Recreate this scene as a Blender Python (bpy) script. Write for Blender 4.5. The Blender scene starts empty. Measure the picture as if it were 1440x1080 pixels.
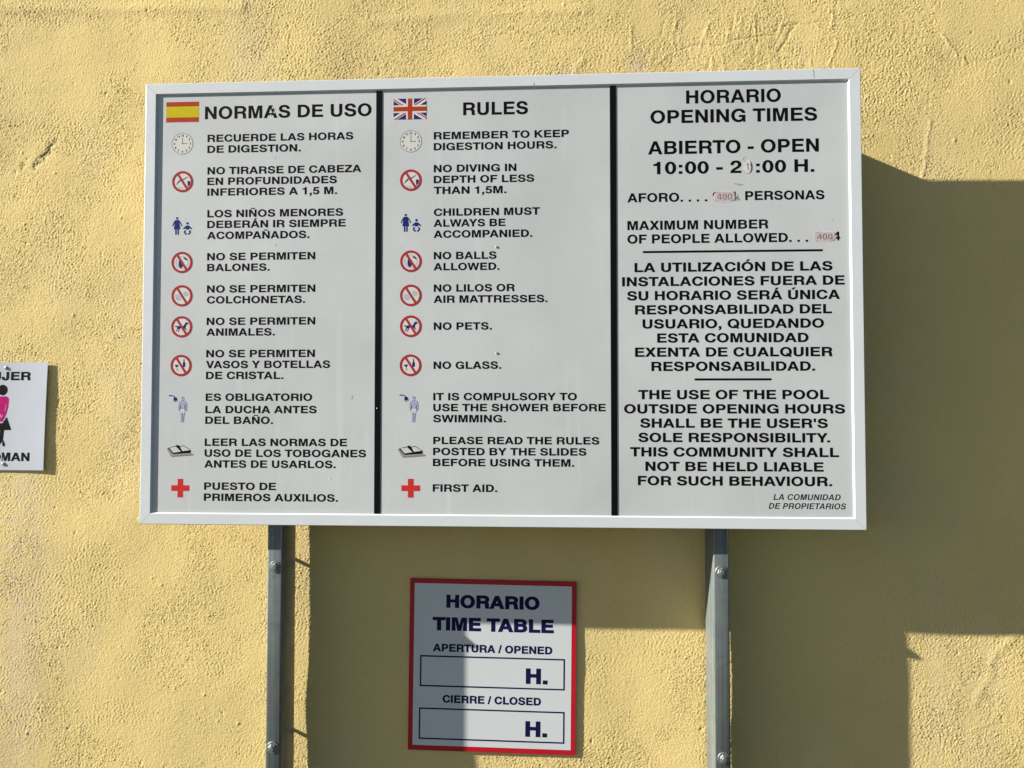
import bpy, bmesh, math, random
import numpy as np
from mathutils import Vector, Matrix
from mathutils.geometry import delaunay_2d_cdt

sc = bpy.context.scene
random.seed(4)
rng = np.random.default_rng(11)

# ---------------------------------------------------------------- camera, light, exposure
# Board frame: X right, Y up, Z out of the board face (metres, origin at the board centre).
# World: x = X, y = -Z, z = Y + HB (height of the board centre above the ground).
HB = 1.85
def W(X, Y, Z=0.0):
    return Vector((X, -Z, Y + HB))
def Wd(v):
    return Vector((v[0], -v[2], v[1]))

cam_d = bpy.data.cameras.new("camera")
cam_d.sensor_width = 36.0
cam_d.lens = 26.5
cam_d.clip_start = 0.05
cam_d.clip_end = 2000.0
cam = bpy.data.objects.new("camera", cam_d)
sc.collection.objects.link(cam)
r_ = Wd((0.9986232, 0.0001028, -0.0524558)).normalized()
b_ = Wd((0.0524353, -0.0299659, 0.9981746)).normalized()
u_ = b_.cross(r_).normalized()
M = Matrix((r_, u_, b_)).transposed().to_4x4()
M.translation = W(0.118896, -0.222174, 1.554766)
cam.matrix_world = M
sc.camera = cam

SUN_DIR = Wd((4.12, -1.88, -1.0)).normalized()          # direction the light travels
SUN_EL = math.asin(-SUN_DIR.z)
world = bpy.data.worlds.new("World")
sc.world = world
world.use_nodes = True
wn = world.node_tree
bg = wn.nodes["Background"]
sky = wn.nodes.new("ShaderNodeTexSky")
sky.sky_type = 'NISHITA'
sky.sun_disc = False
sky.sun_elevation = SUN_EL
sky.sun_rotation = math.atan2(-SUN_DIR.x, -SUN_DIR.y)
sky.air_density = 0.4
sky.dust_density = 0.5
sky.ozone_density = 0.3
wn.links.new(sky.outputs[0], bg.inputs[0])
bg.inputs[1].default_value = 0.05

sun_d = bpy.data.lights.new("sun", 'SUN')
sun_d.energy = 5.0
sun_d.angle = math.radians(0.53)
sun_d.color = (1.0, 0.94, 0.84)
sun = bpy.data.objects.new("sun", sun_d)
sc.collection.objects.link(sun)
sun.rotation_euler = SUN_DIR.to_track_quat('-Z', 'Y').to_euler()
sun.location = (-6, -4, 6)

sc.view_settings.view_transform = 'Standard'
sc.view_settings.look = 'None'
sc.view_settings.gamma = 1.0
sc.view_settings.use_curve_mapping = False
sc.view_settings.exposure = 1.25

# ---------------------------------------------------------------- helpers
def tag(o, label=None, cat=None, group=None, kind=None):
    if label: o["label"] = label
    if cat: o["category"] = cat
    if group: o["group"] = group
    if kind: o["kind"] = kind
    return o

def mesh_obj(name, verts, faces, mats, parent=None, midx=None, smooth=False):
    me = bpy.data.meshes.new(name)
    me.from_pydata([tuple(v) for v in verts], [], faces)
    if not isinstance(mats, (list, tuple)): mats = [mats]
    for m in mats: me.materials.append(m)
    if midx is not None:
        me.polygons.foreach_set("material_index", midx)
    if smooth:
        me.polygons.foreach_set("use_smooth", [True] * len(me.polygons))
    me.update()
    o = bpy.data.objects.new(name, me)
    sc.collection.objects.link(o)
    if parent is not None:
        o.parent = parent
    return o

def bm_obj(name, bm, mats, parent=None, smooth=False):
    me = bpy.data.meshes.new(name)
    bmesh.ops.recalc_face_normals(bm, faces=bm.faces)
    if smooth:
        for f in bm.faces: f.smooth = True
    bm.to_mesh(me); bm.free()
    if not isinstance(mats, (list, tuple)): mats = [mats]
    for m in mats: me.materials.append(m)
    o = bpy.data.objects.new(name, me)
    sc.collection.objects.link(o)
    if parent is not None: o.parent = parent
    return o

def empty(name, label, cat, group=None):
    o = bpy.data.objects.new(name, None)
    o.empty_display_size = 0.1
    sc.collection.objects.link(o)
    return tag(o, label, cat, group)

def new_mat(name):
    m = bpy.data.materials.new(name)
    m.use_nodes = True
    nt = m.node_tree
    return m, nt, nt.nodes["Principled BSDF"]

def flat_mat(name, col, rough=0.45, var=0.06, scale=60.0, metallic=0.0, spec=0.5, bump=0.0, bscale=400.0):
    """plain paint or vinyl with slight uneven tone and gloss"""
    m, nt, p = new_mat(name)
    tc = nt.nodes.new("ShaderNodeTexCoord")
    n = nt.nodes.new("ShaderNodeTexNoise"); n.inputs["Scale"].default_value = scale; n.inputs["Detail"].default_value = 5
    nt.links.new(tc.outputs["Object"], n.inputs["Vector"])
    mx = nt.nodes.new("ShaderNodeMixRGB")
    c = Vector(col)
    mx.inputs[1].default_value = (*(c * (1 - var)), 1)
    mx.inputs[2].default_value = (*(c * (1 + var)), 1)
    nt.links.new(n.outputs["Fac"], mx.inputs[0])
    nt.links.new(mx.outputs[0], p.inputs["Base Color"])
    mr = nt.nodes.new("ShaderNodeMapRange")
    mr.inputs[3].default_value = max(0.02, rough - 0.08); mr.inputs[4].default_value = min(1, rough + 0.08)
    nt.links.new(n.outputs["Fac"], mr.inputs[0]); nt.links.new(mr.outputs[0], p.inputs["Roughness"])
    p.inputs["Metallic"].default_value = metallic
    p.inputs["Specular IOR Level"].default_value = spec
    if bump > 0:
        n2 = nt.nodes.new("ShaderNodeTexNoise"); n2.inputs["Scale"].default_value = bscale; n2.inputs["Detail"].default_value = 3
        nt.links.new(tc.outputs["Object"], n2.inputs["Vector"])
        b = nt.nodes.new("ShaderNodeBump"); b.inputs["Strength"].default_value = 1.0; b.inputs["Distance"].default_value = bump
        nt.links.new(n2.outputs["Fac"], b.inputs["Height"]); nt.links.new(b.outputs[0], p.inputs["Normal"])
    return m

# ---- materials
def worn_panel_mat(name, col, dark, light, rough=0.4):
    """enamelled sheet, weathered: broad cloudy smudges, faint vertical smears of painted-in reflection, specks"""
    m, nt, p = new_mat(name)
    N = nt.nodes.new; L = nt.links.new
    tc = N("ShaderNodeTexCoord")
    n1 = N("ShaderNodeTexNoise"); n1.inputs["Scale"].default_value = 3.2; n1.inputs["Detail"].default_value = 6; n1.inputs["Roughness"].default_value = 0.55
    L(tc.outputs["Object"], n1.inputs["Vector"])
    r1 = N("ShaderNodeValToRGB"); r1.color_ramp.elements[0].position = 0.32; r1.color_ramp.elements[1].position = 0.68
    r1.color_ramp.elements[0].color = (*dark, 1); r1.color_ramp.elements[1].color = (*col, 1)
    L(n1.outputs["Fac"], r1.inputs[0])
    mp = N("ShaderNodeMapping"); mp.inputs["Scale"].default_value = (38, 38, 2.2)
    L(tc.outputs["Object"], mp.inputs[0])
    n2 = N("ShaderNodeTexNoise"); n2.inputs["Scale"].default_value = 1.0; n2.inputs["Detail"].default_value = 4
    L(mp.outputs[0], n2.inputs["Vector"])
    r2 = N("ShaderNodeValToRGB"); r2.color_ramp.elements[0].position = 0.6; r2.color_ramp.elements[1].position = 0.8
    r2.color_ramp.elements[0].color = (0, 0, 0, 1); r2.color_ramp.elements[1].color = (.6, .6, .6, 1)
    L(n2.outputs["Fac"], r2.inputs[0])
    mx = N("ShaderNodeMixRGB"); mx.inputs[2].default_value = (*light, 1)  # paler vertical smears put soft reflections into the panel colour
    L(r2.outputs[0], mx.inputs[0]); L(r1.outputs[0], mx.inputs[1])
    n3 = N("ShaderNodeTexNoise"); n3.inputs["Scale"].default_value = 190; n3.inputs["Detail"].default_value = 2
    L(tc.outputs["Object"], n3.inputs["Vector"])
    r3 = N("ShaderNodeValToRGB"); r3.color_ramp.elements[0].position = 0.70; r3.color_ramp.elements[1].position = 0.80
    r3.color_ramp.elements[0].color = (0, 0, 0, 1); r3.color_ramp.elements[1].color = (.35, .35, .35, 1)
    L(n3.outputs["Fac"], r3.inputs[0])
    mx2 = N("ShaderNodeMixRGB"); mx2.inputs[2].default_value = (0.2, 0.18, 0.14, 1)
    L(r3.outputs[0], mx2.inputs[0]); L(mx.outputs[0], mx2.inputs[1])
    L(mx2.outputs[0], p.inputs["Base Color"])
    mr = N("ShaderNodeMapRange"); mr.inputs[3].default_value = rough - 0.1; mr.inputs[4].default_value = rough + 0.12
    L(n1.outputs["Fac"], mr.inputs[0]); L(mr.outputs[0], p.inputs["Roughness"])
    n4 = N("ShaderNodeTexNoise"); n4.inputs["Scale"].default_value = 5; n4.inputs["Detail"].default_value = 2
    L(tc.outputs["Object"], n4.inputs["Vector"])
    b = N("ShaderNodeBump"); b.inputs["Distance"].default_value = 0.0012; b.inputs["Strength"].default_value = 1
    L(n4.outputs["Fac"], b.inputs["Height"]); L(b.outputs[0], p.inputs["Normal"])
    return m

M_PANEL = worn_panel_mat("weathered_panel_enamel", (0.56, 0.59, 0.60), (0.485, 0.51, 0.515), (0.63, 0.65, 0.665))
M_FRAME = flat_mat("white_aluminium", (0.63, 0.67, 0.70), rough=0.38, var=0.05, scale=14)
M_BACK = flat_mat("grey_sheet_back", (0.35, 0.36, 0.36), rough=0.5)
M_BLACK = flat_mat("black_vinyl", (0.004, 0.004, 0.0045), rough=0.7, var=0.3, scale=30, spec=0.06)
M_INK = flat_mat("dark_grey_ink", (0.08, 0.08, 0.085), rough=0.5, spec=0.08)
M_GREYINK = flat_mat("grey_ink", (0.27, 0.28, 0.28), rough=0.5, spec=0.08)
M_RED = flat_mat("red_ink", (0.36, 0.03, 0.035), rough=0.5, var=0.15, spec=0.08)
M_CROSS = flat_mat("bright_red_ink", (0.55, 0.03, 0.03), rough=0.5, var=0.1, spec=0.08)
M_BLUE = flat_mat("navy_ink", (0.010, 0.020, 0.15), rough=0.5, var=0.2, spec=0.08)
M_FLAGRED = flat_mat("flag_red", (0.38, 0.045, 0.012), rough=0.5, var=0.1, spec=0.08)
M_FLAGYEL = flat_mat("flag_yellow", (0.54, 0.44, 0.006), rough=0.5, var=0.08, spec=0.08)
M_FLAGBLUE = flat_mat("flag_blue", (0.02, 0.025, 0.17), rough=0.5, var=0.15, spec=0.08)
M_FLAGWHITE = flat_mat("flag_white", (0.62, 0.62, 0.62), rough=0.5, spec=0.3)
M_PAGE = flat_mat("page_white", (0.60, 0.60, 0.58), rough=0.5, spec=0.3)
M_LILAC = flat_mat("lilac_ink", (0.36, 0.39, 0.55), rough=0.5, spec=0.08)
M_LILAC2 = flat_mat("deep_lilac_ink", (0.12, 0.13, 0.27), rough=0.5, spec=0.08)
M_PALECYAN = flat_mat("pale_cyan_ink", (0.34, 0.46, 0.46), rough=0.5, spec=0.08)
M_GREEN = flat_mat("dark_green_ink", (0.02, 0.05, 0.05), rough=0.5, spec=0.08)
M_PATCH = flat_mat("pink_correction_patch", (0.50, 0.41, 0.42), rough=0.75, var=0.25, scale=180)
M_PATCHINK = flat_mat("faded_marker", (0.15, 0.10, 0.11), rough=0.7, var=0.2, scale=200)
M_PATCHWHITE = flat_mat("torn_patch_white", (0.66, 0.63, 0.63), rough=0.75, var=0.1, scale=150)
M_CHIP = flat_mat("bare_chip", (0.68, 0.68, 0.66), rough=0.6)
M_PLATE = flat_mat("white_plastic_plate", (0.62, 0.655, 0.68), rough=0.2, var=0.03, scale=8, spec=0.8)
M_TTRED = flat_mat("border_red", (0.46, 0.006, 0.022), rough=0.25, var=0.08, scale=20, spec=0.6)
M_TTBLUE = flat_mat("timetable_blue", (0.006, 0.005, 0.06), rough=0.5, var=0.2, spec=0.15)
M_PINK = flat_mat("magenta_ink", (0.46, 0.002, 0.15), rough=0.5, var=0.08, spec=0.08)
M_PLATE2 = flat_mat("white_metal_sheet", (0.50, 0.535, 0.60), rough=0.35, var=0.05, scale=9, spec=0.5)

def steel_mat():
    m, nt, p = new_mat("galvanised_steel")
    N = nt.nodes.new; L = nt.links.new
    tc = N("ShaderNodeTexCoord")
    mp = N("ShaderNodeMapping"); mp.inputs["Scale"].default_value = (260, 120, 3.0)
    L(tc.outputs["Object"], mp.inputs[0])
    n = N("ShaderNodeTexNoise"); n.inputs["Scale"].default_value = 1.0; n.inputs["Detail"].default_value = 6
    L(mp.outputs[0], n.inputs["Vector"])
    v = N("ShaderNodeTexVoronoi"); v.inputs["Scale"].default_value = 55
    L(tc.outputs["Object"], v.inputs["Vector"])
    n2 = N("ShaderNodeTexNoise"); n2.inputs["Scale"].default_value = 14; n2.inputs["Detail"].default_value = 4
    L(tc.outputs["Object"], n2.inputs["Vector"])
    r = N("ShaderNodeValToRGB")
    r.color_ramp.elements[0].position = 0.3; r.color_ramp.elements[1].position = 0.7
    r.color_ramp.elements[0].color = (0.10, 0.135, 0.135, 1); r.color_ramp.elements[1].color = (0.19, 0.23, 0.23, 1)
    L(n.outputs["Fac"], r.inputs[0])
    mx = N("ShaderNodeMixRGB"); mx.blend_type = 'MULTIPLY'; mx.inputs[0].default_value = 0.2
    L(r.outputs[0], mx.inputs[1]); L(v.outputs["Color"], mx.inputs[2])
    hs = N("ShaderNodeHueSaturation"); hs.inputs["Saturation"].default_value = 0.7
    L(mx.outputs[0], hs.inputs["Color"])
    L(hs.outputs[0], p.inputs["Base Color"])
    mr = N("ShaderNodeMapRange"); mr.inputs[3].default_value = 0.42; mr.inputs[4].default_value = 0.65
    L(n2.outputs["Fac"], mr.inputs[0]); L(mr.outputs[0], p.inputs["Roughness"])
    p.inputs["Metallic"].default_value = 0.3
    b = N("ShaderNodeBump"); b.inputs["Distance"].default_value = 0.0003; b.inputs["Strength"].default_value = 0.8
    L(n.outputs["Fac"], b.inputs["Height"]); L(b.outputs[0], p.inputs["Normal"])
    return m
M_STEEL = steel_mat()
M_BOLT = flat_mat("bolt_steel", (0.21, 0.235, 0.235), rough=0.5, var=0.2, scale=120, metallic=0.6)

# ---------------------------------------------------------------- ground
def ground_mat():
    m, nt, p = new_mat("short_dry_lawn")
    N = nt.nodes.new; L = nt.links.new
    tc = N("ShaderNodeTexCoord")
    n = N("ShaderNodeTexNoise"); n.inputs["Scale"].default_value = 1.3; n.inputs["Detail"].default_value = 10
    L(tc.outputs["Object"], n.inputs["Vector"])
    r = N("ShaderNodeValToRGB")
    r.color_ramp.elements[0].color = (0.028, 0.036, 0.012, 1); r.color_ramp.elements[1].color = (0.055, 0.062, 0.022, 1)
    L(n.outputs["Fac"], r.inputs[0]); L(r.outputs[0], p.inputs["Base Color"])
    p.inputs["Roughness"].default_value = 0.9
    return m
g = mesh_obj("ground", [(-500, -900, 0), (500, -900, 0), (500, 100, 0), (-500, 100, 0)], [(0, 1, 2, 3)], ground_mat())
tag(g, kind="structure")

# ---------------------------------------------------------------- rendered wall: one mesh with real relief
ZW = -0.130
def wall_mat():
    m, nt, p = new_mat("yellow_painted_render")
    N = nt.nodes.new; L = nt.links.new
    tc = N("ShaderNodeTexCoord")
    n1 = N("ShaderNodeTexNoise"); n1.inputs["Scale"].default_value = 1.7; n1.inputs["Detail"].default_value = 7; n1.inputs["Roughness"].default_value = 0.55
    L(tc.outputs["Object"], n1.inputs["Vector"])
    r = N("ShaderNodeValToRGB")
    r.color_ramp.elements[0].position = 0.3; r.color_ramp.elements[1].position = 0.7
    r.color_ramp.elements[0].color = (0.70, 0.55, 0.238, 1)
    r.color_ramp.elements[1].color = (0.80, 0.625, 0.258, 1)
    L(n1.outputs["Fac"], r.inputs[0])
    # chalky, faded areas
    mp = N("ShaderNodeMapping"); mp.inputs["Scale"].default_value = (5, 5, 1.6)
    L(tc.outputs["Object"], mp.inputs[0])
    n2 = N("ShaderNodeTexNoise"); n2.inputs["Scale"].default_value = 1.0; n2.inputs["Detail"].default_value = 8; n2.inputs["Roughness"].default_value = 0.65
    L(mp.outputs[0], n2.inputs["Vector"])
    r2 = N("ShaderNodeValToRGB"); r2.color_ramp.elements[0].position = 0.52; r2.color_ramp.elements[1].position = 0.75
    r2.color_ramp.elements[0].color = (0, 0, 0, 1); r2.color_ramp.elements[1].color = (.8, .8, .8, 1)
    L(n2.outputs["Fac"], r2.inputs[0])
    mx = N("ShaderNodeMixRGB"); mx.inputs[2].default_value = (0.74, 0.60, 0.335, 1)
    L(r2.outputs[0], mx.inputs[0]); L(r.outputs[0], mx.inputs[1])
    # stains painted per vertex (attribute "stain": r = rusty run, g = grey scuff, b = chalky)
    at = N("ShaderNodeAttribute"); at.attribute_name = "stain"
    sp = N("ShaderNodeSeparateColor"); L(at.outputs["Color"], sp.inputs[0])
    mxr = N("ShaderNodeMixRGB"); mxr.inputs[2].default_value = (0.50, 0.36, 0.25, 1)
    L(sp.outputs[0], mxr.inputs[0]); L(mx.outputs[0], mxr.inputs[1])
    mxb = N("ShaderNodeMixRGB"); mxb.inputs[2].default_value = (0.60, 0.50, 0.36, 1)
    L(sp.outputs[2], mxb.inputs[0]); L(mxr.outputs[0], mxb.inputs[1])
    mxg = N("ShaderNodeMixRGB"); mxg.inputs[2].default_value = (0.07, 0.06, 0.06, 1)
    L(sp.outputs[1], mxg.inputs[0]); L(mxb.outputs[0], mxg.inputs[1])
    # tiny tone grain
    n3 = N("ShaderNodeTexNoise"); n3.inputs["Scale"].default_value = 260; n3.inputs["Detail"].default_value = 4
    L(tc.outputs["Object"], n3.inputs["Vector"])
    mr = N("ShaderNodeMapRange"); mr.inputs[3].default_value = 0.86; mr.inputs[4].default_value = 1.10
    L(n3.outputs["Fac"], mr.inputs[0])
    mul = N("ShaderNodeMixRGB"); mul.blend_type = 'MULTIPLY'; mul.inputs[0].default_value = 1
    L(mxg.outputs[0], mul.inputs[1]); L(mr.outputs[0], mul.inputs[2])
    L(mul.outputs[0], p.inputs["Base Color"])
    p.inputs["Roughness"].default_value = 0.88
    p.inputs["Specular IOR Level"].default_value = 0.25
    # fine bump everywhere; coarser bump carries on the render's grain beyond the densely meshed part
    n4 = N("ShaderNodeTexNoise"); n4.inputs["Scale"].default_value = 300; n4.inputs["Detail"].default_value = 5; n4.inputs["Roughness"].default_value = 0.6
    L(tc.outputs["Object"], n4.inputs["Vector"])
    b1 = N("ShaderNodeBump"); b1.inputs["Distance"].default_value = 0.0008; b1.inputs["Strength"].default_value = 1
    L(n4.outputs["Fac"], b1.inputs["Height"])
    n5 = N("ShaderNodeTexNoise"); n5.inputs["Scale"].default_value = 110; n5.inputs["Detail"].default_value = 4
    L(tc.outputs["Object"], n5.inputs["Vector"])
    at2 = N("ShaderNodeAttribute"); at2.attribute_name = "coarse"
    b2 = N("ShaderNodeBump"); b2.inputs["Distance"].default_value = 0.0022
    L(at2.outputs["Fac"], b2.inputs["Strength"])
    L(n5.outputs["Fac"], b2.inputs["Height"]); L(b1.outputs[0], b2.inputs["Normal"])
    L(b2.outputs[0], p.inputs["Normal"])
    return m

def build_wall():
    st = 0.0021
    x0, x1, y0, y1 = -1.27, 1.25, -1.16, 0.84
    xs = np.arange(x0, x1 + st, st); ys = np.arange(y0, y1 + st, st)
    nx, ny = len(xs), len(ys)
    fx = np.fft.fftfreq(nx, st)[None, :]; fy = np.fft.fftfreq(ny, st)[:, None]
    def band(lam, width=0.45, ax=1.0, ay=1.0, seed=0):
        r = np.random.default_rng(seed).standard_normal((ny, nx))
        f = np.sqrt((fx * ax) ** 2 + (fy * ay) ** 2) + 1e-9
        w = np.exp(-0.5 * (np.log(f * lam) / width) ** 2)
        o = np.real(np.fft.ifft2(np.fft.fft2(r) * w))
        return o / o.std()
    def low(lam, seed, ax=1.0, ay=1.0):
        r = np.random.default_rng(seed).standard_normal((ny, nx))
        f2 = (fx * ax) ** 2 + (fy * ay) ** 2
        o = np.real(np.fft.ifft2(np.fft.fft2(r) * np.exp(-f2 * lam * lam * 0.5)))
        return o / o.std()
    def sstep(a, b, x):
        t = np.clip((x - a) / (b - a), 0, 1); return t * t * (3 - 2 * t)
    X, Y = np.meshgrid(xs, ys)
    rough = 0.55 + 0.62 * sstep(-1.0, 1.5, low(0.35, 1) + 0.8 * low(0.10, 2))
    # crusty sponge-float grain: sharpened crests with small pits between them
    a = band(0.0062, 0.38, seed=3); b = band(0.013, 0.4, seed=4); c = band(0.028, 0.5, seed=5, ax=1.2)
    crest = np.tanh(1.3 * a) + 0.25 * np.maximum(a, 0) ** 2
    fine = band(0.0048, 0.28, seed=13, ay=0.8)
    spk = np.maximum(band(0.0065, 0.3, seed=14) - 1.1, 0)
    h = (0.00018 * crest + 0.00021 * fine + 0.00042 * spk - 0.0007 * np.maximum(band(0.0055, 0.3, seed=15) - 1.5, 0)) * rough + 0.00006 * b * rough + 0.00003 * np.tanh(c) * (0.4 + rough)
    h += 0.00005 * band(0.09, 0.5, seed=6) + 0.0006 * low(0.28, 7)
    # brush and trowel drags, mostly near vertical
    drag = band(0.009, 0.3, ax=1.0, ay=0.3, seed=8)
    h += 0.00022 * drag * sstep(-0.6, 1.6, low(0.25, 9, ay=0.6))
    def gauss_line(pts, wd):
        d = np.full(X.shape, 9.0)
        for (ax_, ay_), (bx_, by_) in zip(pts[:-1], pts[1:]):
            vx, vy = bx_ - ax_, by_ - ay_
            l2 = vx * vx + vy * vy
            i0 = np.searchsorted(xs, min(ax_, bx_) - 4 * wd - .02); i1 = np.searchsorted(xs, max(ax_, bx_) + 4 * wd + .02)
            j0 = np.searchsorted(ys, min(ay_, by_) - 4 * wd - .02); j1 = np.searchsorted(ys, max(ay_, by_) + 4 * wd + .02)
            if i1 <= i0 or j1 <= j0: continue
            sx = X[j0:j1, i0:i1]; sy = Y[j0:j1, i0:i1]
            t = np.clip(((sx - ax_) * vx + (sy - ay_) * vy) / l2, 0, 1)
            dd = np.hypot(sx - ax_ - t * vx, sy - ay_ - t * vy)
            d[j0:j1, i0:i1] = np.minimum(d[j0:j1, i0:i1], dd)
        return np.exp(-(d / wd) ** 2)
    def wiggle(p, q, n, amp):
        out = []
        for i in range(n + 1):
            t = i / n
            out.append((p[0] + (q[0] - p[0]) * t + rng.normal(0, amp), p[1] + (q[1] - p[1]) * t + rng.normal(0, amp)))
        return out
    grooves = []
    # hairline cracks and drag lips seen above and to the right of the board
    for p, q, dep, wd in [((0.98, 0.59), (1.03, 0.53), 0.0007, .003), ((1.03, 0.53), (1.18, 0.575), -0.0003, .0022),
                          ((0.60, 0.62), (0.80, 0.645), -0.0003, .0022), ((0.40, 0.58), (0.62, 0.605), -0.0005, .0022),
                          ((0.625, 0.575), (0.665, 0.63), -0.0008, .0024), ((-0.035, 0.492), (-0.025, 0.515), -0.0016, .003),
                          ((0.16, 0.50), (0.185, 0.56), 0.0006, .006), ((0.93, 0.27), (0.95, 0.40), 0.0005, .004),
                          ((-1.05, -0.88), (-1.045, -0.93), 0.0004, .003),
                          ((0.96, -0.78), (1.13, -0.93), 0.0005, .010), ((-1.20, 0.715), (-0.60, 0.70), 0.0012, .014),
                          ((-0.30, 0.66), (0.20, 0.68), 0.0009, .014), ((1.10, -0.72), (1.02, -0.86), 0.0006, .009)]:
        wgl = wiggle(p, q, 7, 0.005)
        h += dep * gauss_line(wgl, wd)
        if dep < 0: grooves.append(gauss_line(wgl, wd * .8) * min(1, -dep * 600))
    # short brush drags above the right part of the board
    for k in range(70):
        px = rng.uniform(0.28, 0.75); py = rng.uniform(0.49, 0.63)
        ln = rng.uniform(0.02, 0.06); an = rng.normal(1.45, 0.22)
        h += rng.uniform(-.00045, .0006) * gauss_line(wiggle((px, py), (px + ln * math.cos(an), py + ln * math.sin(an)), 3, .0012), .0024)
    # pits, crumbs and flakes
    stain = np.zeros((ny, nx, 3))
    for k in range(380):
        px, py = rng.uniform(x0, x1), rng.uniform(y0, y1)
        s = rng.uniform(.0014, .0028); sg = rng.choice([-1, -1, 1]) * rng.uniform(.0006, .0016)
        i0, i1 = np.searchsorted(xs, [px - .02, px + .02]); j0, j1 = np.searchsorted(ys, [py - .02, py + .02])
        e = np.exp(-(((X[j0:j1, i0:i1] - px) / s) ** 2 + ((Y[j0:j1, i0:i1] - py) / (s * rng.uniform(.8, 1.9))) ** 2))
        h[j0:j1, i0:i1] += sg * e
        if k % 40 == 0 and sg < 0: stain[j0:j1, i0:i1, 1] = np.maximum(stain[j0:j1, i0:i1, 1], 0.5 * e)
    nz = low(0.004, 21); nz2 = low(0.02, 22)
    # grey scuff left of the board
    def blob(cx_, cy_, a_, b_, ang):
        ca, sa = math.cos(ang), math.sin(ang)
        u = (X - cx_) * ca + (Y - cy_) * sa; v = -(X - cx_) * sa + (Y - cy_) * ca
        return np.exp(-((u / a_) ** 2 + (v / b_) ** 2))
    sc1 = blob(-1.055, .375, .028, .010, .9) + 0.8 * blob(-1.082, .345, .020, .007, 1.1) + 0.6 * blob(-1.118, .340, .006, .010, .3)
    stain[..., 1] = np.maximum(stain[..., 1], np.clip(sc1 * sstep(-.3, 1.2, nz), 0, 1) * .9)
    for p, q, wd, st_ in [((-1.085, .342), (-1.062, .366), .0050, .9), ((-1.072, .362), (-1.050, .372), .0040, .8), ((-1.066, .355), (-1.046, .392), .0040, .8), ((-1.052, .378), (-1.037, .396), .0045, .7), ((-1.088, .333), (-1.083, .345), .0032, .9), ((-1.118, .335), (-1.113, .345), .0035, .7)]:
        gl = gauss_line(wiggle(p, q, 4, .002), wd)
        stain[..., 1] = np.maximum(stain[..., 1], st_ * gl * sstep(-1.2, .6, nz)); h -= .0007 * gl
    h -= 0.0008 * np.clip(sc1, 0, 1) * sstep(0, 1, nz)
    for gr in grooves: stain[..., 1] = np.maximum(stain[..., 1], gr * .55)
    # rusty and chalky runs below the small sign at the left
    run = np.exp(-((X + 1.085 + .012 * nz2) / .055) ** 2) * sstep(-.30, -.42, Y)
    stain[..., 2] = np.clip(run * (.26 + .10 * nz2), 0, .5)
    run2 = np.exp(-((X + 1.13 + .02 * nz2) / .03) ** 2) * sstep(-.50, -.75, Y)
    stain[..., 0] = np.clip(run2 * (.26 + .10 * nz2), 0, .45)
    lp = blob(.155, .515, .03, .03, 0) + blob(.31, .53, .022, .04, 0)
    stain[..., 2] = np.maximum(stain[..., 2], np.clip(lp * (.6 + .3 * nz), 0, .8))
    # keep the relief off the backs of the plates and let it fade at the dense part's rim
    m = np.minimum.reduce([X - x0, x1 - X, Y - y0, y1 - Y])
    fade = sstep(0, 0.03, m)
    h = np.clip(h, -.004, .0022) * fade
    # stretched margins out to the full wall
    xl = np.array([-6.0, -3.5, -2.2, -1.6, -1.36]); xr = np.array([1.34, 1.6, 2.2, 3.5, 6.0])
    yb = np.array([-HB - .02, -1.6, -1.3]); yt = np.array([0.93, 1.2, 1.65])
    XS = np.concatenate([xl, xs, xr]); YS = np.concatenate([yb, ys, yt])
    Hh = np.zeros((len(YS), len(XS))); Hh[3:3 + ny, 5:5 + nx] = h
    ST = np.zeros((len(YS), len(XS), 3)); ST[3:3 + ny, 5:5 + nx] = stain
    CO = np.ones((len(YS), len(XS))); CO[3:3 + ny, 5:5 + nx] = 1 - fade
    GX, GY = np.meshgrid(XS, YS)
    n_y, n_x = GX.shape
    co = np.empty((n_y * n_x, 3), np.float32)
    co[:, 0] = GX.ravel(); co[:, 1] = (-(ZW + Hh)).ravel(); co[:, 2] = GY.ravel() + HB
    idx = np.arange(n_y * n_x).reshape(n_y, n_x)
    q = np.stack([idx[:-1, :-1], idx[:-1, 1:], idx[1:, 1:], idx[1:, :-1]], -1).reshape(-1, 4)
    # wall body behind the relief face
    base = len(co)
    zb = 0.23
    ex = [(-6, zb + .13, -.02), (6, zb + .13, -.02), (6, zb + .13, HB + 1.65), (-6, zb + .13, HB + 1.65)]
    co = np.vstack([co, np.array(ex, np.float32)])
    nf = len(q)
    me = bpy.data.meshes.new("house_wall")
    me.vertices.add(len(co)); me.vertices.foreach_set("co", co.ravel())
    c00, c10, c11, c01 = idx[0, 0], idx[0, -1], idx[-1, -1], idx[-1, 0]
    top = list(idx[-1, :]) + [base + 2, base + 3]
    extra = [[base + 0, base + 3, base + 2, base + 1], top,
             list(idx[:, 0][::-1]) + [base + 0, base + 3], list(idx[:, -1]) + [base + 2, base + 1]]
    loops = np.concatenate([q.ravel()] + [np.array(e) for e in extra]).astype(np.int32)
    starts = list(range(0, nf * 4, 4)); s_ = nf * 4
    for e in extra: starts.append(s_); s_ += len(e)
    me.loops.add(len(loops)); me.loops.foreach_set("vertex_index", loops)
    me.polygons.add(len(starts)); me.polygons.foreach_set("loop_start", np.array(starts, np.int32))
    sm = np.zeros(len(starts), bool); sm[:nf] = True
    me.polygons.foreach_set("use_smooth", sm)
    me.update(calc_edges=True)
    at = me.color_attributes.new("stain", 'FLOAT_COLOR', 'POINT')
    cc = np.zeros((len(co), 4), np.float32); cc[:, 3] = 1; cc[:base, :3] = ST.reshape(-1, 3)
    at.data.foreach_set("color", cc.ravel())
    ac = me.attributes.new("coarse", 'FLOAT', 'POINT')
    cv = np.ones(len(co), np.float32); cv[:base] = CO.ravel(); ac.data.foreach_set("value", cv)
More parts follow.
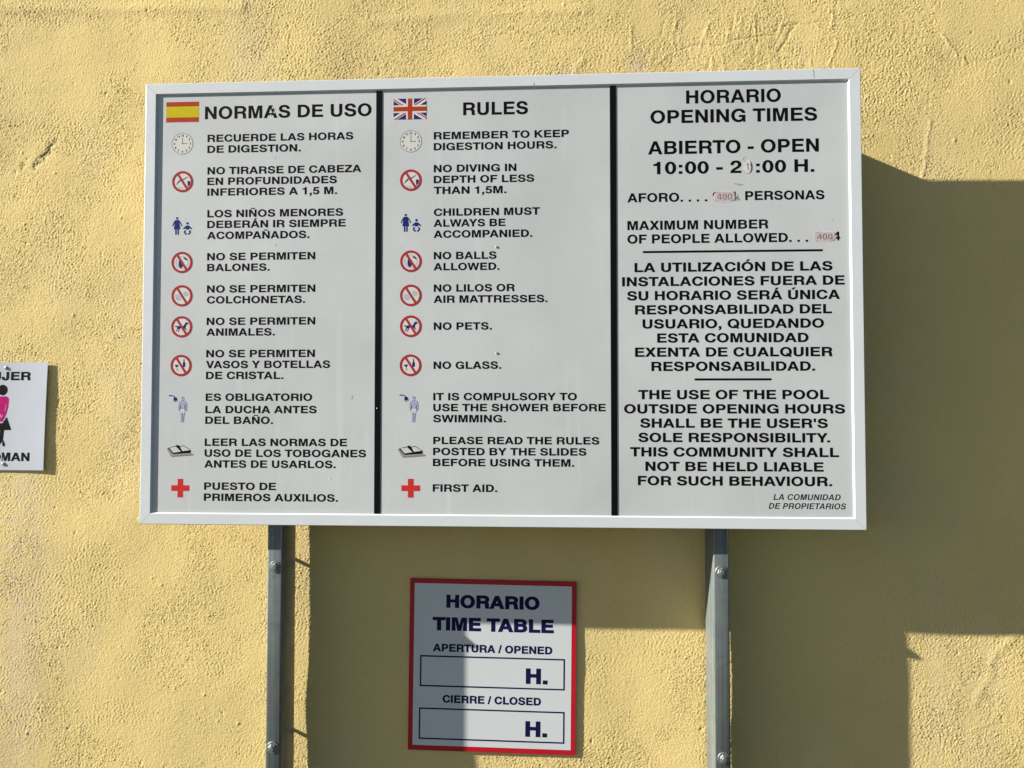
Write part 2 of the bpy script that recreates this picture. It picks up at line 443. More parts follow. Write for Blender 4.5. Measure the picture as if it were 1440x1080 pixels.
    me.materials.append(wall_mat())
    o = bpy.data.objects.new("house_wall", me)
    sc.collection.objects.link(o)
    return tag(o, "rough yellow painted render wall behind all the signs, lit by raking sun", "wall")
build_wall()

# ---------------------------------------------------------------- lettering: outlines drawn here, 1000 units to the em
CAPH = 718.0
G = {
'A': (722, "M 20 0 L 279 718 L 443 718 L 702 0 L 545 0 L 495 157 L 226 157 L 172 0 Z M 266 277 L 361 556 L 455 277 Z"),
'B': (722, "M 76 0 L 76 718 L 418 718 H 641 535 C 641 456 607 408 548 381 C 623 356 669 298 669 206 V 425 0 Z M 226 601 L 400 601 H 493 521 V 400 441 L 226 441 Z M 226 325 L 410 325 H 519 222 V 410 121 L 226 121 Z"),
'C': (722, "M 684 479 C 668 640 556 731 380 731 H 44 358 V 380 -14 C 560 -14 680 92 686 262 L 541 262 C 527 165 468 111 383 111 H 194 358 V 383 606 C 463 606 521 560 538 479 Z"),
'D': (722, "M 76 0 L 76 718 L 362 718 H 684 360 V 362 0 Z M 226 595 L 340 595 H 534 360 V 340 123 L 226 123 Z"),
'E': (667, "M 79 0 L 79 718 L 612 718 L 612 590 L 229 590 L 229 437 L 580 437 L 580 314 L 229 314 L 229 129 L 627 129 L 627 0 Z"),
'F': (611, "M 74 0 L 74 718 L 587 718 L 587 590 L 224 590 L 224 423 L 538 423 L 538 300 L 224 300 L 224 0 Z"),
'G': (778, "M 709 487 C 690 640 580 731 402 731 H 44 356 V 387 -14 C 480 -14 550 20 598 84 L 613 0 L 709 0 L 709 383 L 414 383 L 414 266 L 567 266 C 556 168 492 113 402 113 H 194 356 V 402 606 C 487 606 543 565 559 487 Z"),
'H': (722, "M 69 0 L 69 718 L 219 718 L 219 446 L 505 446 L 505 718 L 655 718 L 655 0 L 505 0 L 505 318 L 219 318 L 219 0 Z"),
'I': (278, "M 64 0 L 64 718 L 214 718 L 214 0 Z"),
'J': (556, "M 334 718 L 484 718 L 484 235 C 484 70 400 -17 254 -17 C 98 -17 22 72 22 240 L 22 276 L 170 276 L 170 225 C 170 145 196 112 250 112 C 314 112 334 150 334 222 Z"),
'K': (722, "M 71 0 L 71 718 L 221 718 L 221 425 L 494 718 L 682 718 L 400 430 L 714 0 L 528 0 L 297 325 L 221 246 L 221 0 Z"),
'L': (611, "M 80 0 L 80 718 L 230 718 L 230 130 L 583 130 L 583 0 Z"),
'M': (833, "M 69 0 L 69 718 L 292 718 L 417 220 L 541 718 L 764 718 L 764 0 L 622 0 L 622 575 L 488 0 L 345 0 L 211 575 L 211 0 Z"),
'N': (722, "M 69 0 L 69 718 L 222 718 L 510 240 L 510 718 L 654 718 L 654 0 L 502 0 L 213 478 L 213 0 Z"),
'O': (778, "M 389 731 H 734 359 V 389 -14 H 44 359 V 389 731 Z M 389 606 H 584 359 V 389 113 H 194 359 V 389 606 Z"),
'P': (667, "M 76 0 L 76 718 L 408 718 H 627 489 V 408 258 L 226 258 L 226 0 Z M 226 595 L 375 595 H 478 489 V 375 381 L 226 381 Z"),
'Q': (778, "M 389 731 H 734 359 C 734 245 705 152 651 90 L 731 16 L 650 -70 L 556 16 C 508 -4 450 -14 389 -14 H 44 359 V 389 731 Z M 389 606 H 584 359 C 584 290 574 238 553 199 L 478 268 L 400 182 L 465 126 C 443 117 417 113 389 113 H 194 359 V 389 606 Z"),
'R': (722, "M 76 0 L 76 718 L 436 718 H 666 519 C 666 437 630 380 562 352 C 632 327 650 275 652 196 C 654 110 652 58 684 26 L 684 0 L 520 0 C 505 40 508 92 505 152 C 502 237 478 281 398 281 L 226 281 L 226 0 Z M 226 595 L 408 595 H 516 500 V 408 399 L 226 399 Z"),
'S': (667, "M 608 499 C 604 650 500 731 333 731 C 165 731 65 645 65 512 C 65 385 150 335 275 306 L 395 277 C 450 263 482 245 482 200 C 482 142 425 111 345 111 C 245 111 190 155 184 234 L 39 234 C 42 75 155 -14 340 -14 C 520 -14 629 70 629 214 C 629 330 560 388 430 419 L 290 452 C 235 465 211 485 211 528 C 211 580 255 610 326 610 C 410 610 455 575 463 499 Z"),
'T': (611, "M 230 0 L 230 588 L 14 588 L 14 718 L 598 718 L 598 588 L 382 588 L 382 0 Z"),
'U': (722, "M 72 718 L 222 718 L 222 262 C 222 160 268 113 361 113 C 454 113 500 160 500 262 L 500 718 L 650 718 L 650 255 C 650 75 545 -14 361 -14 C 177 -14 72 75 72 255 Z"),
'V': (667, "M 19 718 L 175 718 L 334 190 L 492 718 L 648 718 L 411 0 L 255 0 Z"),
'W': (944, "M 14 718 L 165 718 L 265 210 L 392 718 L 552 718 L 680 210 L 780 718 L 930 718 L 755 0 L 607 0 L 472 530 L 338 0 L 190 0 Z"),
'X': (667, "M 14 0 L 241 371 L 27 718 L 205 718 L 336 490 L 466 718 L 638 718 L 424 373 L 653 0 L 476 0 L 331 243 L 187 0 Z"),
'Y': (667, "M 14 718 L 182 718 L 334 430 L 486 718 L 653 718 L 409 282 L 409 0 L 259 0 L 259 282 Z"),
'Z': (611, "M 28 0 L 28 125 L 390 590 L 45 590 L 45 718 L 580 718 L 580 598 L 218 128 L 585 128 L 585 0 Z"),
'0': (556, "M 278 710 H 524 347 V 278 -14 H 32 347 V 278 710 Z M 278 593 H 380 347 V 278 103 H 176 347 V 278 593 Z"),
'1': (556, "M 238 0 L 238 478 L 71 478 L 71 582 C 180 585 245 620 260 710 L 380 710 L 380 0 Z"),
'2': (556, "M 40 0 C 42 130 100 200 190 265 C 300 345 375 390 375 476 C 375 550 335 590 280 590 C 215 590 182 545 182 455 L 45 455 C 45 620 135 710 285 710 C 430 710 520 620 520 485 C 520 370 440 300 345 235 C 280 190 232 160 215 125 L 516 125 L 516 0 Z"),
'3': (556, "M 35 210 C 38 70 130 -14 275 -14 C 430 -14 524 70 524 200 C 524 290 475 345 405 372 C 465 400 500 450 500 520 C 500 635 415 710 280 710 C 140 710 55 630 52 490 L 185 490 C 188 555 220 592 275 592 C 325 592 360 560 360 512 C 360 445 310 418 235 420 L 235 322 C 325 325 378 290 378 212 C 378 145 338 104 275 104 C 212 104 178 145 172 210 Z"),
'4': (556, "M 320 0 L 320 150 L 23 150 L 23 283 L 300 710 L 453 710 L 453 265 L 532 265 L 532 150 L 453 150 L 453 0 Z M 320 265 L 320 550 L 138 265 Z"),
'5': (556, "M 34 190 C 45 60 140 -14 272 -14 C 430 -14 526 90 526 235 C 526 375 435 465 305 465 C 255 465 222 450 192 427 L 212 580 L 490 580 L 490 704 L 118 704 L 55 315 L 180 308 C 203 338 232 352 270 352 C 340 352 384 305 384 228 C 384 150 340 100 272 100 C 218 100 182 132 174 190 Z"),
'6': (556, "M 505 525 C 495 640 410 710 290 710 H 32 340 V 285 -14 C 430 -14 525 90 525 228 C 525 360 440 455 305 455 C 250 455 205 435 172 395 C 178 530 220 596 285 596 C 330 596 360 570 370 525 Z M 282 350 H 382 225 V 282 102 H 182 225 V 282 350 Z"),
'7': (556, "M 30 575 L 30 700 L 520 700 L 520 590 C 400 450 320 250 290 0 L 140 0 C 165 210 240 410 370 575 Z"),
'8': (556, "M 278 710 H 505 520 C 505 455 475 405 418 375 C 485 345 524 290 524 208 V 278 -14 H 32 208 C 32 290 70 345 138 375 C 80 405 51 455 51 520 V 278 710 Z M 278 606 H 365 514 V 278 424 H 191 514 V 278 606 Z M 278 322 H 380 212 V 278 100 H 176 212 V 278 322 Z"),
'9': (556, "M 51 171 C 61 56 146 -14 266 -14 H 524 356 V 271 710 C 126 710 31 606 31 468 C 31 336 116 241 251 241 C 306 241 351 261 384 301 C 378 166 336 100 271 100 C 226 100 196 126 186 171 Z M 274 346 H 174 471 V 274 594 H 374 471 V 274 346 Z"),
'.': (278, "M 64 0 L 64 146 L 214 146 L 214 0 Z"),
',': (278, "M 64 146 L 214 146 L 214 15 C 214 -85 160 -150 64 -168 L 64 -100 C 108 -85 130 -50 131 0 L 64 0 Z"),
':': (333, "M 92 0 L 92 146 L 242 146 L 242 0 Z M 92 366 L 92 512 L 242 512 L 242 366 Z"),
'-': (333, "M 27 207 L 27 342 L 306 342 L 306 207 Z"),
'/': (278, "M -5 -19 L 175 737 L 283 737 L 103 -19 Z"),
"'": (238, "M 50 718 L 188 718 L 168 447 L 70 447 Z"),
' ': (278, ""),
}
TILDE = "M 0 0 C 5 75 40 112 92 112 C 150 112 175 66 225 66 C 250 66 262 80 268 108 L 322 108 C 316 30 282 -8 230 -8 C 172 -8 145 40 98 40 C 72 40 60 28 54 0 Z"
ACUTE = "M 0 0 L 85 150 L 235 150 L 100 0 Z"
def comp(base, mark, dx, dy):
    w, p = G[base]
    toks = mark.split(); out = []; k = 0
    for t in toks:
        if t in "MLCHVZ": out.append(t); k = 0
        else:
            out.append(str(float(t) + (dx if k % 2 == 0 else dy))); k += 1
    return (w, p + " " + " ".join(out))
G['Ñ'] = comp('N', TILDE, 200, 775)
G['Á'] = comp('A', ACUTE, 270, 765)
G['Ó'] = comp('O', ACUTE, 310, 775)
G['Ú'] = comp('U', ACUTE, 280, 765)

def flatten(path, n=6):
    toks = path.split(); i = 0; out = []; cur = None; pt = None
    def num():
        nonlocal i
        v = float(toks[i]); i += 1; return v
    K = 0.57
    while i < len(toks):
        c = toks[i]; i += 1
        if c == 'M':
            cur = []; pt = (num(), num()); cur.append(pt)
        elif c == 'L':
            pt = (num(), num()); cur.append(pt)
        elif c in 'CHV':
            if c == 'C':
                c1 = (num(), num()); c2 = (num(), num()); e = (num(), num())
            else:
                e = (num(), num())
                if c == 'H': c1 = (pt[0] + K * (e[0] - pt[0]), pt[1]); c2 = (e[0], e[1] - K * (e[1] - pt[1]))
                else: c1 = (pt[0], pt[1] + K * (e[1] - pt[1])); c2 = (e[0] - K * (e[0] - pt[0]), e[1])
            for k in range(1, n + 1):
                t = k / n; s = 1 - t
                cur.append(tuple(s**3 * pt[j] + 3 * s * s * t * c1[j] + 3 * s * t * t * c2[j] + t**3 * e[j] for j in (0, 1)))
            pt = e
        elif c == 'Z':
            if len(cur) > 1 and abs(cur[0][0] - cur[-1][0]) + abs(cur[0][1] - cur[-1][1]) < 1e-6: cur.pop()
            out.append(cur)
    return out

def area(c):
    return 0.5 * sum(c[k][0] * c[(k + 1) % len(c)][1] - c[(k + 1) % len(c)][0] * c[k][1] for k in range(len(c)))
def inside(p, c):
    r = False; n = len(c); j = n - 1
    for k in range(n):
        if (c[k][1] > p[1]) != (c[j][1] > p[1]) and p[0] < (c[j][0] - c[k][0]) * (p[1] - c[k][1]) / (c[j][1] - c[k][1]) + c[k][0]: r = not r
        j = k
    return r
def offset(conts, d):
    """grow (d > 0) or thin (d < 0) the ink"""
    if abs(d) < 1e-6: return conts
    res = []
    for ci, c in enumerate(conts):
        depth = sum(inside(c[0], o) for oi, o in enumerate(conts) if oi != ci)
        ccw = area(c) > 0
        if ccw != (depth % 2 == 0): c = c[::-1]      # solids ccw, holes cw: ink on the left
        n = len(c); o = []
        for k in range(n):
            a, b, e = c[k - 1], c[k], c[(k + 1) % n]
            d1 = Vector((b[0] - a[0], b[1] - a[1])).normalized(); d2 = Vector((e[0] - b[0], e[1] - b[1])).normalized()
            n1 = Vector((d1.y, -d1.x)); n2 = Vector((d2.y, -d2.x))
            m = n1 + n2; l = max(m.length_squared, 0.35)
            o.append((b[0] + 2 * d * m.x / l, b[1] + 2 * d * m.y / l))
        res.append(o)
    return res

def tess(conts):
    vs = []; es = []
    for c in conts:
        s = len(vs); vs += [Vector(p) for p in c]
        es += [(s + k, s + (k + 1) % len(c)) for k in range(len(c))]
    if not vs: return [], []
    v, e, f, *_ = delaunay_2d_cdt(vs, es, [], 0, 1e-5)
    out = []
    for t in f:
        cx = sum(v[k][0] for k in t) / len(t); cy = sum(v[k][1] for k in t) / len(t)
        if sum(inside((cx, cy), c) for c in conts) % 2:
            t = list(t)
            a = sum(v[t[k]][0] * v[t[(k + 1) % len(t)]][1] - v[t[(k + 1) % len(t)]][0] * v[t[k]][1] for k in range(len(t)))
            out.append(t if a > 0 else t[::-1])
    return [(p[0], p[1]) for p in v], out

_gc = {}
def glyph(ch, wt):
    k = (ch, wt)
    if k not in _gc:
        conts = offset(flatten(G[ch][1]), wt) if G[ch][1] else []
        _gc[k] = tess(conts)
    return _gc[k]

class Ink:
    """flat print on a plane given by a mapping (x, y, level) -> world"""
    def __init__(s, mp): s.v = []; s.f = []; s.mi = []; s.mats = []; s.mp = mp
    def mat(s, m):
        if m not in s.mats: s.mats.append(m)
        return s.mats.index(m)
    def add(s, vs, fs, m, lev=0):
        b = len(s.v); s.v += [s.mp(x, y, lev) for x, y in vs]
        s.f += [tuple(b + k for k in f) for f in fs]; s.mi += [s.mat(m)] * len(fs)
    def poly(s, pts, m, lev=0):
        s.add(*tess([list(pts)]), m, lev)
    def conts(s, cs, m, lev=0): s.add(*tess(cs), m, lev)
    def rect(s, x0, y0, x1, y1, m, lev=0): s.add([(x0, y0), (x1, y0), (x1, y1), (x0, y1)], [(0, 1, 2, 3)], m, lev)
    def disc(s, cx, cy, r, m, lev=0, n=24, r2=None, ry=None):
        P = lambda r: [(cx + r * math.cos(2 * math.pi * k / n), cy + (r if ry is None else ry * r / max(r, 1e-9)) * math.sin(2 * math.pi * k / n)) for k in range(n)]
        if r2:
            a, b = P(r), [(cx + r2 * math.cos(2 * math.pi * k / n), cy + r2 * math.sin(2 * math.pi * k / n)) for k in range(n)]
            s.add(a + b, [(k, (k + 1) % n, n + (k + 1) % n, n + k) for k in range(n)], m, lev)
        else: s.add(P(r), [tuple(range(n))], m, lev)
    def stroke(s, pts, w, m, lev=0):
        L = []; R = []
        n = len(pts)
        for k in range(n):
            a = Vector(pts[max(k - 1, 0)]); b = Vector(pts[min(k + 1, n - 1)])
            d = (b - a).normalized(); q = Vector((-d.y, d.x)) * (w[k] if isinstance(w, (list, tuple)) else w) / 2
            p = Vector(pts[k]); L.append(tuple(p + q)); R.append(tuple(p - q))
        s.add(R + L, [(k, k + 1, n + k + 1, n + k) for k in range(n - 1)], m, lev)
    def text(s, txt, xl, xr, yb, cap, m, wt=0, lev=0, slant=0.0, track=0, jit=0):
        # natural advance, then squeezed so that the ink spans xl..xr
        pen = 0; items = []; lo = 1e9; hi = -1e9
        kern = {('A','V'):-60,('V','A'):-60,('L','T'):-70,('T','A'):-60,('A','T'):-60,('L','Y'):-70,('A','Y'):-70,('P','A'):-60,('A','W'):-40,('W','A'):-40,('Y','.'):-90,('R','T'):-15,('T','O'):-15,('F','.'):-80,('I','T'):0,('L','O'):-10}
        for i, ch in enumerate(txt):
            vs, fs = glyph(ch, wt)
            if i: pen += kern.get((txt[i - 1], ch), 0)
            if vs:
                lo = min(lo, pen + min(p[0] for p in vs)); hi = max(hi, pen + max(p[0] for p in vs))
            items.append((vs, fs, pen)); pen += G[ch][0] + track
        sx = (xr - xl) / (hi - lo); sy = cap / (CAPH + 2 * wt)
        for vs, fs, p0 in items:
            if not vs: continue
            s.add([(xl + (p0 + x - lo) * sx + slant * (y + wt) * sy, yb + (y + wt) * sy) for x, y in vs], fs, m, lev)
    def obj(s, name, parent, label=None):
        o = mesh_obj(name, s.v, s.f, s.mats, parent, midx=s.mi)
        if label: o["label"] = label
        return o

# ---------------------------------------------------------------- the big rules board
HX, HY = 0.750, 0.4701
FW = 0.023             # rail width
FD = 0.025             # frame depth
PZ = -0.0037           # panel face
board = empty("information_sign", "large white framed pool rules board in Spanish and English on two steel posts", "sign")
board.location = (0, 0.05, 0)
def relink(o):  # keep world placement under the located empty
    o.matrix_parent_inverse = board.matrix_world.inverted()
bpy.context.view_layer.update()
BINV = Matrix.Translation((0, -0.05, 0))

def part(o):
    o.matrix_parent_inverse = BINV; return o

# four mitred rails with a stepped profile: (distance in from the outer edge, z)
prof = [(0.0, -FD), (0.0, -0.0012), (0.0004, -0.0004), (0.0012, 0.0), (0.0222, 0.0), (0.0230, -0.0005), (0.0252, PZ - 0.0004), (0.0252, -0.0045), (0.0015, -0.0045), (0.0015, -FD)]
def rail(side):
    bm = bmesh.new()
    rings = []
    for s in (-1, 1):
        ring = []
        for u, z in prof:
            if side == 't': X, Y = s * (HX - u), HY - u
            if side == 'b': X, Y = s * (HX - u), -(HY - u)
            if side == 'l': X, Y = -(HX - u), s * (HY - u)
            if side == 'r': X, Y = HX - u, s * (HY - u)
            g_ = 0.00025 * (1 if True else 0)          # hairline at the mitre
            if side in 'tb': X -= s * g_
            else: Y -= s * g_
            ring.append(bm.verts.new(W(X, Y, z)))
        rings.append(ring)
    n = len(prof)
    for k in range(n):
        a, b = rings[0][k], rings[0][(k + 1) % n]; c, d = rings[1][(k + 1) % n], rings[1][k]
        bm.faces.new((a, b, c, d))
    bm.faces.new(rings[0][::-1]); bm.faces.new(rings[1])
    return part(bm_obj("frame_rail", bm, M_FRAME, board))
for s in 'tblr': rail(s)

def box(name, x0, x1, y0, y1, z0, z1, mat, parent, bev=0.0, seg=2):
    bm = bmesh.new()
    bmesh.ops.create_cube(bm, size=1)
    for v in bm.verts:
        v.co = W(x0 + (v.co.x + .5) * (x1 - x0), y0 + (v.co.z + .5) * (y1 - y0), z0 + (v.co.y + .5) * (z1 - z0))
    if bev > 0:
        bmesh.ops.bevel(bm, geom=bm.edges[:], offset=bev, segments=seg, affect='EDGES')
    return bm_obj(name, bm, mat, parent)

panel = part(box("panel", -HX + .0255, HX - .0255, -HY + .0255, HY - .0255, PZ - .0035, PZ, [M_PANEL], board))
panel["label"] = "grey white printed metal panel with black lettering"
part(box("back_tray", -HX + .003, HX - .003, -HY + .003, HY - .003, -FD + .0015, PZ - .0045, [M_BACK], board))

def bmap(x, y, lev):   # millimetres on the panel
    return W(x / 1000, y / 1000, PZ + 0.00012 + lev * 0.00004)

def divider(x0, x1):
    # printed black band, its edges true to the panel
    o = box("divider", x0 / 1000, x1 / 1000, -0.4448, 0.4448, PZ + .0001, PZ + .0008, [M_BLACK], panel)
    return o
divider(-250.4, -237.6); divider(240.6, 253.4)

TXT = [
('h','NORMAS DE USO',-621.0,-260.4,392.2,27.3),
('1','RECUERDE LAS HORAS',-614.8,-299.3,342.8,15.9),('1','DE DIGESTION.',-614.8,-412.0,319.2,15.9),
('1','NO TIRARSE DE CABEZA',-614.0,-281.8,272.8,15.9),('1','EN PROFUNDIDADES',-614.0,-333.8,250.0,15.9),('1','INFERIORES A 1,5 M.',-613.8,-333.3,226.9,15.9),
('1','LOS NIÑOS MENORES',-613.2,-320.0,180.5,15.9),('1','DEBERÁN IR SIEMPRE',-613.2,-314.3,157.5,15.9),('1','ACOMPAÑADOS.',-613.2,-391.9,133.9,15.9),
('1','NO SE PERMITEN',-612.4,-378.9,88.5,15.8),('1','BALONES.',-612.2,-476.8,65.3,15.8),
('1','NO SE PERMITEN',-612.0,-378.3,19.5,15.8),('1','COLCHONETAS.',-612.0,-400.0,-3.7,15.8),
('1','NO SE PERMITEN',-611.8,-377.8,-49.4,15.8),('1','ANIMALES.',-612.2,-464.3,-72.3,15.8),
('1','NO SE PERMITEN',-611.8,-378.0,-118.0,15.8),('1','VASOS Y BOTELLAS',-612.0,-345.4,-141.1,15.8),('1','DE CRISTAL.',-611.8,-444.9,-164.2,15.8),
('1','ES OBLIGATORIO',-612.0,-383.1,-210.2,15.7),('1','LA DUCHA ANTES',-612.2,-373.4,-236.2,15.7),('1','DEL BAÑO.',-612.2,-466.5,-258.8,15.7),
('1','LEER LAS NORMAS DE',-612.8,-308.3,-305.1,15.7),('1','USO DE LOS TOBOGANES',-612.8,-267.9,-328.0,15.7),('1','ANTES DE USARLOS.',-613.2,-332.1,-350.9,15.7),
('1','PUESTO DE',-612.9,-458.6,-397.4,15.6),('1','PRIMEROS AUXILIOS.',-613.2,-326.9,-420.7,15.6),
('h','RULES',-65.9,70.3,389.5,27.3),
('2','REMEMBER TO KEEP',-127.8,155.7,339.3,15.7),('2','DIGESTION HOURS.',-127.8,129.8,316.0,15.7),
('2','NO DIVING IN',-127.6,46.1,269.6,15.7),('2','DEPTH OF LESS',-127.6,83.2,246.5,15.7),('2','THAN 1,5M.',-127.5,25.1,223.4,15.7),
('2','CHILDREN MUST',-127.3,95.1,177.2,15.7),('2','ALWAYS BE',-127.6,23.4,154.2,15.7),('2','ACCOMPANIED.',-127.6,79.2,130.9,15.7),
('2','NO BALLS',-127.0,4.6,85.8,15.6),('2','ALLOWED.',-127.3,10.8,62.5,15.6),
('2','NO LILOS OR',-126.8,42.5,17.5,15.6),('2','AIR MATTRESSES.',-127.1,110.6,-5.7,15.6),
('2','NO PETS.',-126.6,-5.0,-62.2,15.6),('2','NO GLASS.',-126.7,14.5,-143.8,15.5),
('2','IT IS COMPULSORY TO',-127.2,170.9,-209.2,15.5),('2','USE THE SHOWER BEFORE',-127.1,230.0,-231.9,15.5),('2','SWIMMING.',-127.4,24.2,-254.8,15.5),
('2','PLEASE READ THE RULES',-126.9,216.6,-300.1,15.4),('2','POSTED BY THE SLIDES',-127.2,190.1,-323.0,15.4),('2','BEFORE USING THEM.',-127.5,164.9,-345.7,15.4),
('2','FIRST AID.',-127.6,6.4,-398.5,15.4),
('h','HORARIO',397.7,590.5,404.4,27.6),('h','OPENING TIMES',324.3,663.0,364.0,27.6),
('h','ABIERTO - OPEN',318.9,665.7,299.5,27.6),('h','10:00 - 2',329.5,509.3,258.0,26.4),('h',':00 H.',539.0,656.1,258.0,26.4),
('m','AFORO. . . .',276.0,439.5,200.2,18.8),('m','PERSONAS',516.4,675.8,201.3,18.8),
('m','MAXIMUM NUMBER',275.8,562.5,142.5,18.8),('m','OF PEOPLE ALLOWED. . .',275.6,642.0,114.2,18.8),('m','4',693.0,706.2,116.2,18.2),
('3','LA UTILIZACIÓN DE LAS',290.0,690.1,54.9,19.2),('3','INSTALACIONES FUERA DE',264.5,714.0,25.7,19.2),('3','SU HORARIO SERÁ ÚNICA',274.4,704.3,-3.5,19.2),
('3','RESPONSABILIDAD DEL',290.7,687.9,-32.7,19.2),('3','USUARIO, QUEDANDO',305.9,671.8,-61.8,19.2),('3','ESTA COMUNIDAD',335.6,640.8,-91.0,19.2),
('3','EXENTA DE CUALQUIER',290.3,687.9,-120.0,19.2),('3','RESPONSABILIDAD.',323.5,652.9,-149.3,19.2),
('3','THE USE OF THE POOL',296.4,680.1,-207.1,19.1),('3','OUTSIDE OPENING HOURS',267.2,711.4,-236.2,19.1),("3","SHALL BE THE USER'S",299.9,676.8,-265.4,19.1),
('3','SOLE RESPONSIBILITY.',296.0,680.9,-294.7,19.1),('3','THIS COMMUNITY SHALL',279.4,698.4,-324.2,19.1),('3','NOT BE HELD LIABLE',310.2,667.6,-353.6,19.1),
('3','FOR SUCH BEHAVIOUR.',294.8,683.9,-382.8,19.1),
('i','LA COMUNIDAD',567.1,701.7,-410.8,11.6),('i','DE PROPIETARIOS',557.5,711.9,-428.9,11.6),
]
WT = {'h': 5, '1': 9, '2': 9, 'm': 8, '3': 11, 'i': -8}
def ink_child(ink, name, label=None):
    return ink.obj(name, panel, label)
for g_, txt, xl, xr, yb, cap in TXT:
    k = Ink(bmap)
    k.text(txt, xl, xr - (2.6 if g_ == 'i' else 0), yb, cap, M_BLACK, wt=WT[g_], slant=0.21 if g_ == 'i' else 0)
    ink_child(k, "text_line", "%sblack lettering reading %s" % ("slanted thin " if g_ == 'i' else "", txt))
k = Ink(bmap)
k.text('0', 513.5, 532.0, 256.5, 27.4, M_INK, wt=-30)
ink_child(k, "text_line", "faded digit under a torn correction patch")
k = Ink(bmap)
k.text('9', 450.5, 464.5, 201, 18.8, M_BLACK, wt=2)
ink_child(k, "text_line", "black first digit half hidden by a pink patch")
k = Ink(bmap); k.text('4', 484.5, 499.5, 201, 18.8, M_BLACK, wt=2)
ink_child(k, "text_line", "black last digit half hidden by a pink patch")
k = Ink(bmap); k.poly([(499.0, 201), (506.5, 201.5), (504.0, 206), (501.0, 214), (499.5, 214)], M_GREYINK, 0)
ink_child(k, "smeared_ink", "grey smear beside the patched number")
for x0, x1, y in ((307.3, 671.2, 96.5), (411.0, 565.9, -166.6)):
    k = Ink(bmap); k.rect(x0, y - 2.2, x1, y + 2.2, M_BLACK); ink_child(k, "ruled_line", "long black ruled line" if x1 - x0 > 300 else "short black ruled line")

# ---- flags
k = Ink(bmap)
k.rect(-706.1, 386.9, -634.3, 397.2, M_FLAGRED); k.rect(-706.1, 397.2, -634.3, 420.8, M_FLAGYEL); k.rect(-706.1, 420.8, -634.3, 430.8, M_FLAGRED)
ink_child(k, "printed_flag", "red and yellow striped flag")
k = Ink(bmap)
x0, y0, x1, y1 = -213.5, 383.0, -143.2, 427.5
cx, cy = (x0 + x1) / 2, (y0 + y1) / 2
k.rect(x0, y0, x1, y1, M_FLAGBLUE)
def diag(ax, ay, bx, by, w, m, lev, off=0):
    """band along a flag diagonal, clipped to the flag"""
    d = Vector((bx - ax, by - ay)).normalized(); n = Vector((-d.y, d.x))
    c = []
    ext = 8
    a = Vector((ax, ay)) - d * ext; b = Vector((bx, by)) + d * ext
    P = [a + n * (off - w / 2), b + n * (off - w / 2), b + n * (off + w / 2), a + n * (off + w / 2)]
    for ax_i, lim, sg in ((0, x0, 1), (0, x1, -1), (1, y0, 1), (1, y1, -1)):
        Q = []
        for i in range(len(P)):
            p, q = P[i], P[(i + 1) % len(P)]
            ip = sg * (p[ax_i] - lim) >= 0; iq = sg * (q[ax_i] - lim) >= 0
            if ip: Q.append(p)
            if ip != iq:
                t = (lim - p[ax_i]) / (q[ax_i] - p[ax_i]); Q.append(p + (q - p) * t)
        P = Q
    k.poly([tuple(p) for p in P], m, lev)
diag(x0, y0, x1, y1, 8.4, M_FLAGWHITE, 1); diag(x0, y1, x1, y0, 8.4, M_FLAGWHITE, 2)
for (a, b) in (((x0, y0), (cx, cy)), ((x1, y1), (cx, cy)), ((x0, y1), (cx, cy)), ((x1, y0), (cx, cy))):
    diag(a[0], a[1], b[0], b[1], 2.6, M_FLAGRED, 3, off=-1.5)
k.rect(cx - 8.2, y0, cx + 8.2, y1, M_FLAGWHITE, 4); k.rect(x0, cy - 8.2, x1, cy + 8.2, M_FLAGWHITE, 4.5)
k.rect(cx - 4.8, y0, cx + 4.8, y1, M_FLAGRED, 5.5); k.rect(x0, cy - 4.8, x1, cy + 4.8, M_FLAGRED, 6)
ink_child(k, "printed_flag", "blue flag with white and red crosses")

# ---- pictograms; coordinates are millimetres about each one's centre
PX = 1.505
def S(pts, ox=0, oy=0): return [(ox + x * PX, oy + y * PX) for x, y in pts]
def zz(pts, cx_, cy_, s, ox, oy):   # from enlarged-drawing units
    return [(ox + (x - cx_) / s * PX, oy - (y - cy_) / s * PX) for x, y in pts]

def clock(ox, oy):
    k = Ink(bmap)
    k.disc(ox, oy, 22.8, M_PAGE, 0, 40)
    k.disc(ox, oy, 23.4, M_GREYINK, 1, 48, r2=22.2)
    for n in range(1, 13):
        a = math.radians(90 - 30 * n); r = 17.4
        t = str(n); w = 2.9 if n < 10 else 5.6
        cx_, cy_ = ox + r * math.cos(a), oy + r * math.sin(a)
        k.text(t, cx_ - w / 2, cx_ + w / 2, cy_ - 2.3, 4.6, M_BLACK, wt=12, lev=2)
    for n in range(60):
        a = math.radians(6 * n); k.stroke([(ox + 20.9 * math.cos(a), oy + 20.9 * math.sin(a)), (ox + 22 * math.cos(a), oy + 22 * math.sin(a))], .35, M_GREYINK, 2)
    k.stroke([(ox, oy - 1.5), (ox, oy + 13)], 0.9, M_INK, 3); k.stroke([(ox - 1.5, oy), (ox + 10.5, oy)], 1.0, M_INK, 4)
    ink_child(k, "clock_pictogram")

